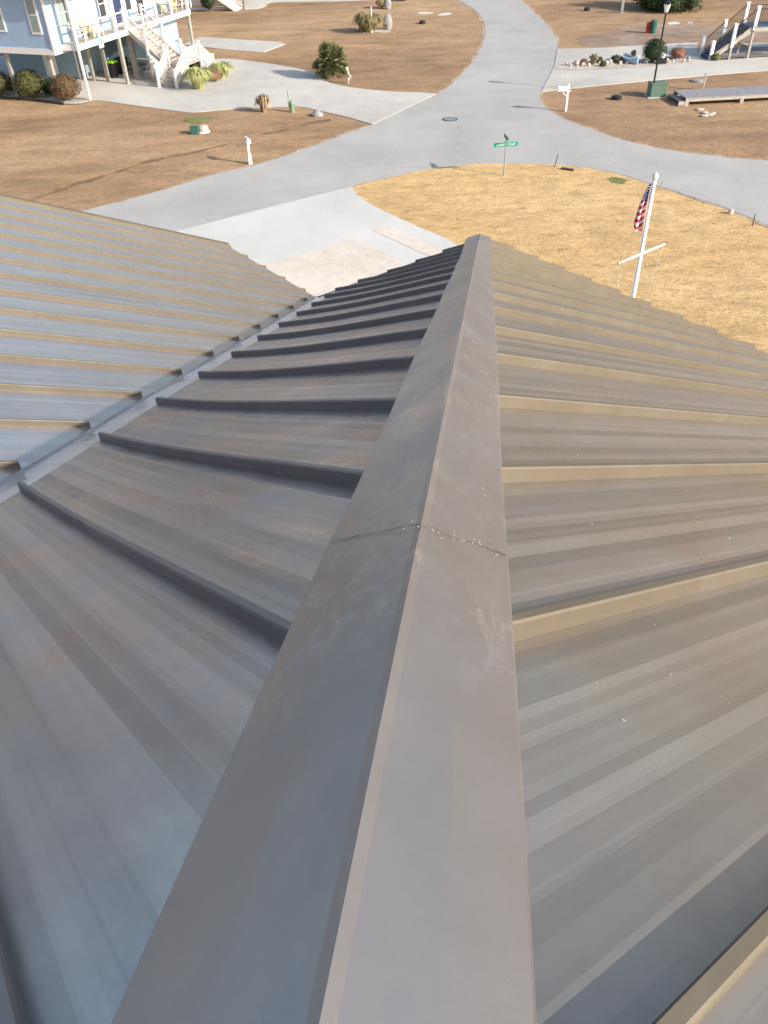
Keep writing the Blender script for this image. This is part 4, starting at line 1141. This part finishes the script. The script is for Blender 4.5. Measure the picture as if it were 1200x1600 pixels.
for i in range(nu):
    for j in range(nv):
        u, v = (i + .5) / nu, (j + .5) / nv
        # the cloth hangs on the bias: stripe direction runs diagonally down
        s = v * 1.35 - u * .42
        k = 'canton' if v + u * .10 < .42 else ('red_stripes' if int((s + 5) / .105) % 2 else 'white_stripes')
        q = [flag_pt(i / nu, j / nv), flag_pt((i + 1) / nu, j / nv), flag_pt((i + 1) / nu, (j + 1) / nv), flag_pt(i / nu, (j + 1) / nv)]
        parts[k].add(q, [(0, 1, 2, 3)])
for k, mt in (('canton', 'flagblue'), ('red_stripes', 'flagred'), ('white_stripes', 'flagwhite')):
    o = parts[k].build(k, M[mt], fl); clean(o)
    if k == 'canton': can = o
    sol = o.modifiers.new('cloth', 'SOLIDIFY'); sol.thickness = .003
m = MB(); r = random.Random(3)
for i in range(5):
    for j in range(7):
        u, v = (i + .5) / 5.2, .05 + j * .052
        p = flag_pt(u, v)
        for sgn in (-1, 1):
            c = p + fwd * sgn * .009; rr_ = .011; m.add([c + (lft * math.cos(a * 1.2566 * .5 + 1.57) + ez * math.sin(a * 1.2566 * .5 + 1.57)) * (rr_ if a % 2 == 0 else rr_ * .42) for a in range(10)], [tuple(range(10))])
m.build('stars', M['flagwhite'], can)

# ------------------------------------------------------------ right side
# street lamp
b = G(1018, 151); hl = height((1018, 151), (1046, 3))
t = thing('street_lamp', 'tall black street lamp with a pale lantern beside the green box', 'street lamp', b)
m = MB(); m.tube([b, b + ez * .35, b + ez * .4, b + ez * (hl - .55), b + ez * (hl - .5)], [.11, .1, .055, .045, .06], 12); m.build('pole', M['iron'], t)
m = MB(); m.tube([b + ez * (hl - .5), b + ez * (hl - .44), b + ez * (hl - .1)], [.07, .1, .19], 6); m.build('lantern', M['lantern'], t)
m = MB(); m.tube([b + ez * (hl - .1), b + ez * (hl - .06), b + ez * (hl + .06), b + ez * (hl + .12)], [.22, .22, .08, .02], 6); m.build('lantern_roof', M['iron'], t)
# transformer
b = G(1025, 150); t = thing('transformer_box', 'square green transformer box behind the street lamp foot', 'transformer', b)
m = MB(); m.box(b + ez * .36, (.95, .8, .66)); m.build('cabinet', M['boxgreen'], t, bevel=.03)
m = MB(); m.box(b + ez * .71, (1.0, .86, .06)); m.build('lid', M['boxgreen'], t, bevel=.02)
m = MB(); m.box(b + ez * .015, (1.2, 1.05, .05)); m.build('pad', M['conc'], t)
m = MB(); b = G(963, 155); m.tube([b, b + ez * .16, b + ez * .2], [.3, .3, .24], 12)
single(m, 'drain_cap', M['black'], 'black round drain on the brown lawn left of the green box', 'drain', b)
# boardwalk
zb = .42
c00 = G(1072, 153, zb); c10 = G(1056, 141, zb); c01 = G(1200, 146, zb); c11 = G(1200, 134, zb)
dx_ = (c01 - c00).normalized(); dy_ = Vector((-dx_.y, dx_.x, 0)); wbw = (c10 - c00).dot(dy_); Lb = (c01 - c00).length + 6
t = thing('boardwalk', 'low grey wooden boardwalk with end steps on the right lawn', 'boardwalk', Vector((c00.x, c00.y, 0)))
m = MB(); n = int(Lb / .15)
for i in range(n):
    x = (i + .5) * .15; m.box(c00 + dx_ * x + dy_ * wbw / 2 + ez * (-.02 + .004 * rnd.random()), (.138, wbw, .04), dx_, dy_, ez)
m.build('deck_boards', M['greyboard'] if False else M['deckgrey'] if 'deckgrey' in M else M['greyboard'], t)
for y in (.02, wbw - .02):
    m = MB(); m.bar(c00 + dy_ * y - ez * .13, c00 + dy_ * y + dx_ * Lb - ez * .13, .05, .16); m.build('joist', M['oldwood'], t)
for i in range(6):
    for y in (.02, wbw - .02):
        m = MB(); p = c00 + dx_ * (.1 + i * 3.2) + dy_ * y; m.box(Vector((p.x, p.y, .12)), (.2, .12, .3), dx_, dy_, ez); m.build('leg', M['oldwood'], t)
m = MB(); m.box(c00 - dx_ * .16 + dy_ * wbw / 2 - ez * .2, (.3, wbw, .05), dx_, dy_, ez); m.build('step', M['greyboard'], t)
m = MB()
for y in (0, wbw): m.box(c00 - dx_ * .18 + dy_ * y - ez * .28, (.4, .05, .2), dx_, dy_, ez)
m.build('step_side', M['oldwood'], t)
b = G(1097, 158); b2_ = G(1098, 143); h_ = 1.0
m = MB(); p = G(1098, 141); m.box(p + ez * .45, (.1, .1, .9)); m.tube([p + ez * .9, p + ez * .98], [.06, .01], 4)
single(m, 'lawn_post', M['oldwood'], 'pale square post standing behind the boardwalk', 'post', p)
b = G(1090, 127); m = MB(); m.tube([b, b + ez * .08, b + ez * .12], [.42, .4, .2], 12); single(m, 'valve_cover', M['greyrock'], 'flat grey cover on the lawn between driveway and boardwalk', 'cover', b)
for i, (px, py, w_) in enumerate(((1093, 172, .5), (1101, 177, .4), (1107, 180, .55), (1100, 182, .45), (1114, 178, .3))):
    rock(px, py, w_, .1, 'rock', 'pale flat stone scrap on the brown lawn below the boardwalk', 20 + i, 'pale stones below the boardwalk')
# garden bed contents
Z6 = .06
bush('round_bush', (1020, 99), 1.65, 1.45, 'bushdark', 'dark green round bush behind the street lamp in the shell bed', n=1800)
bush('small_shrub', (1058, 93), 1.3, .75, 'redleaf', 'russet low shrub at the right end of the shell bed', n=600, leaf=.08)
bush('small_shrub', (961, 99), .8, .5, 'bush', 'low green shrub left of the blue boat planter', n=450, leaf=.08)
bush('small_shrub', (936, 99), .5, .4, 'bush', 'smaller green plant left of the low green shrub', n=260, leaf=.08)
bush('small_shrub', (942, 105), .5, .35, 'bush', 'green plant at the front edge of the shell bed', n=260, leaf=.08)
grass_clump('spiky_plant', (926, 102), .8, .75, 'tangrass', 'grey brown spiky plant in the left part of the shell bed', n=70, blade=.02, cat='plant')
bush('small_shrub', (912, 102), .6, .4, 'redleaf', 'dark russet plant at the left tip of the shell bed', n=280, leaf=.07)
bush('small_shrub', (1117, 95), .8, .45, 'palm', 'small bright green shrub at the foot of the deck stairs', n=400, leaf=.08)
A_, B_ = G(972, 95, .1), G(996, 100, .1)
d = (B_ - A_).normalized(); s = Vector((-d.y, d.x, 0)); L = (B_ - A_).length
t = thing('boat_planter', 'blue and white wooden boat used as a planter in the shell bed', 'planter', A_)
m = MB(); rows = []
for k in range(7):
    f = k / 6; wd = .36 * math.sin(math.pi * (.18 + .75 * f)); hgt = .28 + .16 * (2 * f - 1) ** 2
    c = A_ + d * L * f
    rows.append([c - s * wd + ez * hgt, c - s * wd * .55, c + s * wd * .55, c + s * wd + ez * hgt])
vs = [p for r_ in rows for p in r_]; fs = []
for k in range(6):
    for i in range(3): fs.append((k * 4 + i, k * 4 + i + 1, (k + 1) * 4 + i + 1, (k + 1) * 4 + i))
fs += [(0, 1, 2, 3), (27, 26, 25, 24)]
m.add(vs, fs); hu = m.build('hull', M['boatblue'], t); sol = hu.modifiers.new('plank', 'SOLIDIFY'); sol.thickness = .03
m = MB()
for k in range(6):
    for i in (0, 3): m.bar(rows[k][i] + ez * .02, rows[k + 1][i] + ez * .02, .06, .04)
m.build('gunwale', M['white'], t)
m = MB(); m.box(A_ + d * L * .55 + ez * .25, (.16, .55, .03), d, s, ez); m.build('thwart', M['white'], t)
grass_clump('grass_clump', (988, 97), .45, .75, 'deadfrond', 'tan grass tuft growing behind the boat planter', n=200, blade=.015, droop=.2)
b = G(1033, 99, .06); t = thing('garden_lantern', 'white globe on a dark block at the foot of the dark round bush', 'garden lamp', b)
m = MB(); m.box(b + ez * .15, (.6, .4, .3)); m.build('block', M['iron'], t, bevel=.02)
m = MB(); core_blob(m, b + ez * .46, (.2, .2, .2), k=1.0); m.build('globe', M['lantern'], t, smooth=True)
r = random.Random(31)
bedpoly = [(880, 106), (1078, 97)]
for i in range(46):
    f = r.random(); px = 882 + 195 * f; py = 106.5 - 9.5 * f + r.uniform(-4, 1.5) - 3 * f * (1 - f)
    w_ = .14 + .2 * r.random()
    rock(px, py, w_, w_ * .8, 'rock' if r.random() < .8 else 'greyrock', 'small pale stone scattered in the shell bed among the shrubs', 50 + i, 'stones in the shell bed', Z6)
# deck stairs of the right house
F1, F2, F3, B1 = G(1109, 94.5), G(1138, 93.5), G(1167, 91.5), G(1098, 87)
dx2 = (F3 - F1).normalized(); dy2 = Vector((-dx2.y, dx2.x, 0)); w2 = max(1.2, (B1 - F1).dot(dy2))
zD = height((1167, 91.5), (1179, 41)); Ls = (F3 - F1).length
t = thing('deck_stairs', 'slate blue deck stairs with white post sleeves and dark railings at the right edge', 'stairs', F1)
def D(x, y, z): return Vector((F1.x, F1.y, 0)) + dx2 * x + dy2 * y + ez * z
nst = int(round(zD / .18)); run = Ls / nst; ris = zD / nst
m = MB()
for i in range(nst):
    z = ris * (i + 1); m.box(D(run * (i + .5), w2 / 2, z - .02), (run + .03, w2 - .1, .04), dx2, dy2, ez); m.box(D(run * i + .01, w2 / 2, z - ris / 2 - .02), (.02, w2 - .1, ris - .045), dx2, dy2, ez)
m.build('treads', M['navytread'], t)
for y in (.0, w2):
    m = MB(); m.bar(D(0, y, .1), D(Ls, y, zD - .1), .06, .3); m.build('stringer', M['oldwood'], t)
m = MB(); m.box(D(Ls + 4, w2 / 2 + .0, zD - .02), (8, w2 + .3, .05), dx2, dy2, ez); m.build('deck_floor', M['navytread'], t)
m = MB(); m.bar(D(Ls, -.1, zD - .17), D(Ls + 8, -.1, zD - .17), .06, .24); m.build('rim_joist', M['oldwood'], t)
m = MB(); m.bar(D(Ls, w2 + .1, zD - .17), D(Ls + 8, w2 + .1, zD - .17), .06, .24); m.build('rim_joist', M['oldwood'], t)
for x in (0, Ls / 2, Ls, Ls + 2.6, Ls + 5.2, Ls + 7.8):
    for y in (-.02, w2 + .02):
        zb_ = min(zD, zD * x / Ls)
        if zb_ > .3:
            m = MB(); m.box(D(x, y, zb_ / 2 - .12), (.13, .13, zb_ - .24), dx2, dy2, ez); m.build('post', M['pile'] if y > 1 else M['oldwood'], t)
        m = MB(); m.box(D(x, y, zb_ + .45), (.2, .2, 1.35), dx2, dy2, ez); m.box(D(x, y, zb_ + 1.14), (.25, .25, .05), dx2, dy2, ez); m.build('post_sleeve', M['white'], t)
for y in (-.02, w2 + .02):
    for A_, B_ in (((.1, 0), (Ls / 2 - .1, zD / 2)), ((Ls / 2 + .1, zD / 2), (Ls - .1, zD)), ((Ls + .1, zD), (Ls + 2.5, zD)), ((Ls + 2.7, zD), (Ls + 5.1, zD)), ((Ls + 5.3, zD), (Ls + 7.7, zD))):
        m = MB(); a, c = D(A_[0], y, A_[1] + .05), D(B_[0], y, B_[1] + .05)
        m.bar(a + ez * .92, c + ez * .92, .06, .04); m.bar(a + ez * .08, c + ez * .08, .03, .03)
        n = int((c - a).length / .12)
        for i in range(1, n):
            p = a.lerp(c, i / n); m.bar(p + ez * .08, p + ez * .9, .02, .02, up=(1, 0, 0))
        m.build('railing', M['bronze_rail'], t)
sheet('gravel', None, .056, M['conc'], raw=[D(4.2, 3.2, 0), D(12, 3.2, 0), D(12, 4.6, 0), D(4.2, 4.6, 0)], sharp=True)
# evergreen at the top
b = G(1042, 14); t = thing('evergreen_tree', 'broad dark evergreen cut by the top edge behind the street lamp', 'tree', b)
m = MB(); m.tube([b, b + ez * 1.0, b + ez * 2.6], [.2, .15, .08], 10)
for a in range(6):
    d = Vector((math.cos(a), math.sin(a), .6)); m.tube([b + ez * .7, b + ez * .9 + d * 1.3], [.09, .03], 6)
m.build('trunk', M['trunk'], t)
m = MB(); r = random.Random(8)
for k in range(20):
    a = k * 2.4; rr_ = 2.1 * ((k + .5) / 20) ** .5; c = b + Vector((math.cos(a) * rr_, math.sin(a) * rr_, .75 + (2.4 - .5 * rr_) * r.random() * (k % 3 > 0)))
    core_blob(m, c, (1.15, 1.15, 1.0), k=.62, seed=k); leaf_blob(m, c, (1.3, 1.3, 1.1), 900, .16, k + 60)
m.build('crown', M['bushdark'], t)
# small dark things on the far right lawn
b = G(917, 17); m = MB(); m.tube([b, b + ez * .25, b + ez * .3], [.28, .26, .08], 10); single(m, 'drain_cap', M['black'], 'black cap on the far lawn left of the evergreen', 'cap', b)
b = G(971, 20); m = MB(); m.box(b + ez * .5, (.22, .22, 1.0)); m.tube([b + ez * 1.0, b + ez * 1.12], [.15, .02], 4); single(m, 'lawn_post', M['greyrock'], 'short grey post left of the evergreen shadow', 'post', b)
sheet('sand', [(1042, 36), (1052, 34), (1062, 35), (1060, 38), (1046, 39)], .02, M['sand'], .1, .3)
sheet('sand', [(1074, 35), (1082, 34.5), (1082, 36.5), (1075, 37)], .02, M['sand'], .06, .3)

# ------------------------------------------------------------ dormant grass tufts (nobody could count them)
def inside(x, y, poly):
    c = False; n = len(poly); j = n - 1
    for i in range(n):
        (xi, yi), (xj, yj) = poly[i], poly[j]
        if (yi > y) != (yj > y) and x < (xj - xi) * (y - yi) / (yj - yi) + xi: c = not c
        j = i
    return c
def tufts(n, seed, where, size, z, x0=0, x1=1200, y0=0, y1=545):
    r = random.Random(seed); m = MB(); k = 0; tries = 0
    while k < n and tries < n * 12:
        tries += 1
        g_ = G(r.uniform(x0, x1), r.uniform(y0, y1))
        if not where(g_.x, g_.y): continue
        k += 1; sc_ = size * (.5 + r.random() ** 2 * 1.3)
        for q in range(3):
            a = r.random() * 6.28; d = Vector((math.cos(a), math.sin(a), 0)); e = Vector((-d.y, d.x, 0)) * sc_ * .13
            p = Vector((g_.x, g_.y, z)) + d * sc_ * .15
            m.add([p - e, p + e, p + d * sc_ * (.5 + .6 * r.random()) + ez * sc_ * (.12 + .3 * r.random())], [(0, 1, 2)])
    return m
hard = [p for k in ('road', 'driveway', 'concrete_pad', 'gravel', 'shell_bed', 'sand', 'dirt_path') for p in POLY.get(k, [])]
st_ = POLY['straw_lawn'][0]
is_straw = lambda x, y: inside(x, y, st_)
is_lawn = lambda x, y: not inside(x, y, st_) and not any(inside(x, y, p) for p in hard)
M['tuft_straw'] = leafy('straw_tuft', (0.50, 0.34, 0.16), (0.60, 0.42, 0.21), 0.8, (0.66, 0.48, 0.26))
M['tuft_lawn'] = leafy('brown_tuft', (0.27, 0.175, 0.09), (0.36, 0.235, 0.13), 0.6, (0.42, 0.31, 0.17))
tag(tufts(15000, 5, is_straw, .05, .03, 540, 1200, 255, 545).build('grass_tufts', M['tuft_straw']), 'straw yellow dormant grass blades covering the corner lawn', 'grass', kind='stuff')
tag(tufts(16000, 6, is_lawn, .075, .0, 0, 1200, 0, 330).build('grass_tufts', M['tuft_lawn']), 'brown dormant grass blades on the lawns around the road', 'grass', kind='stuff')
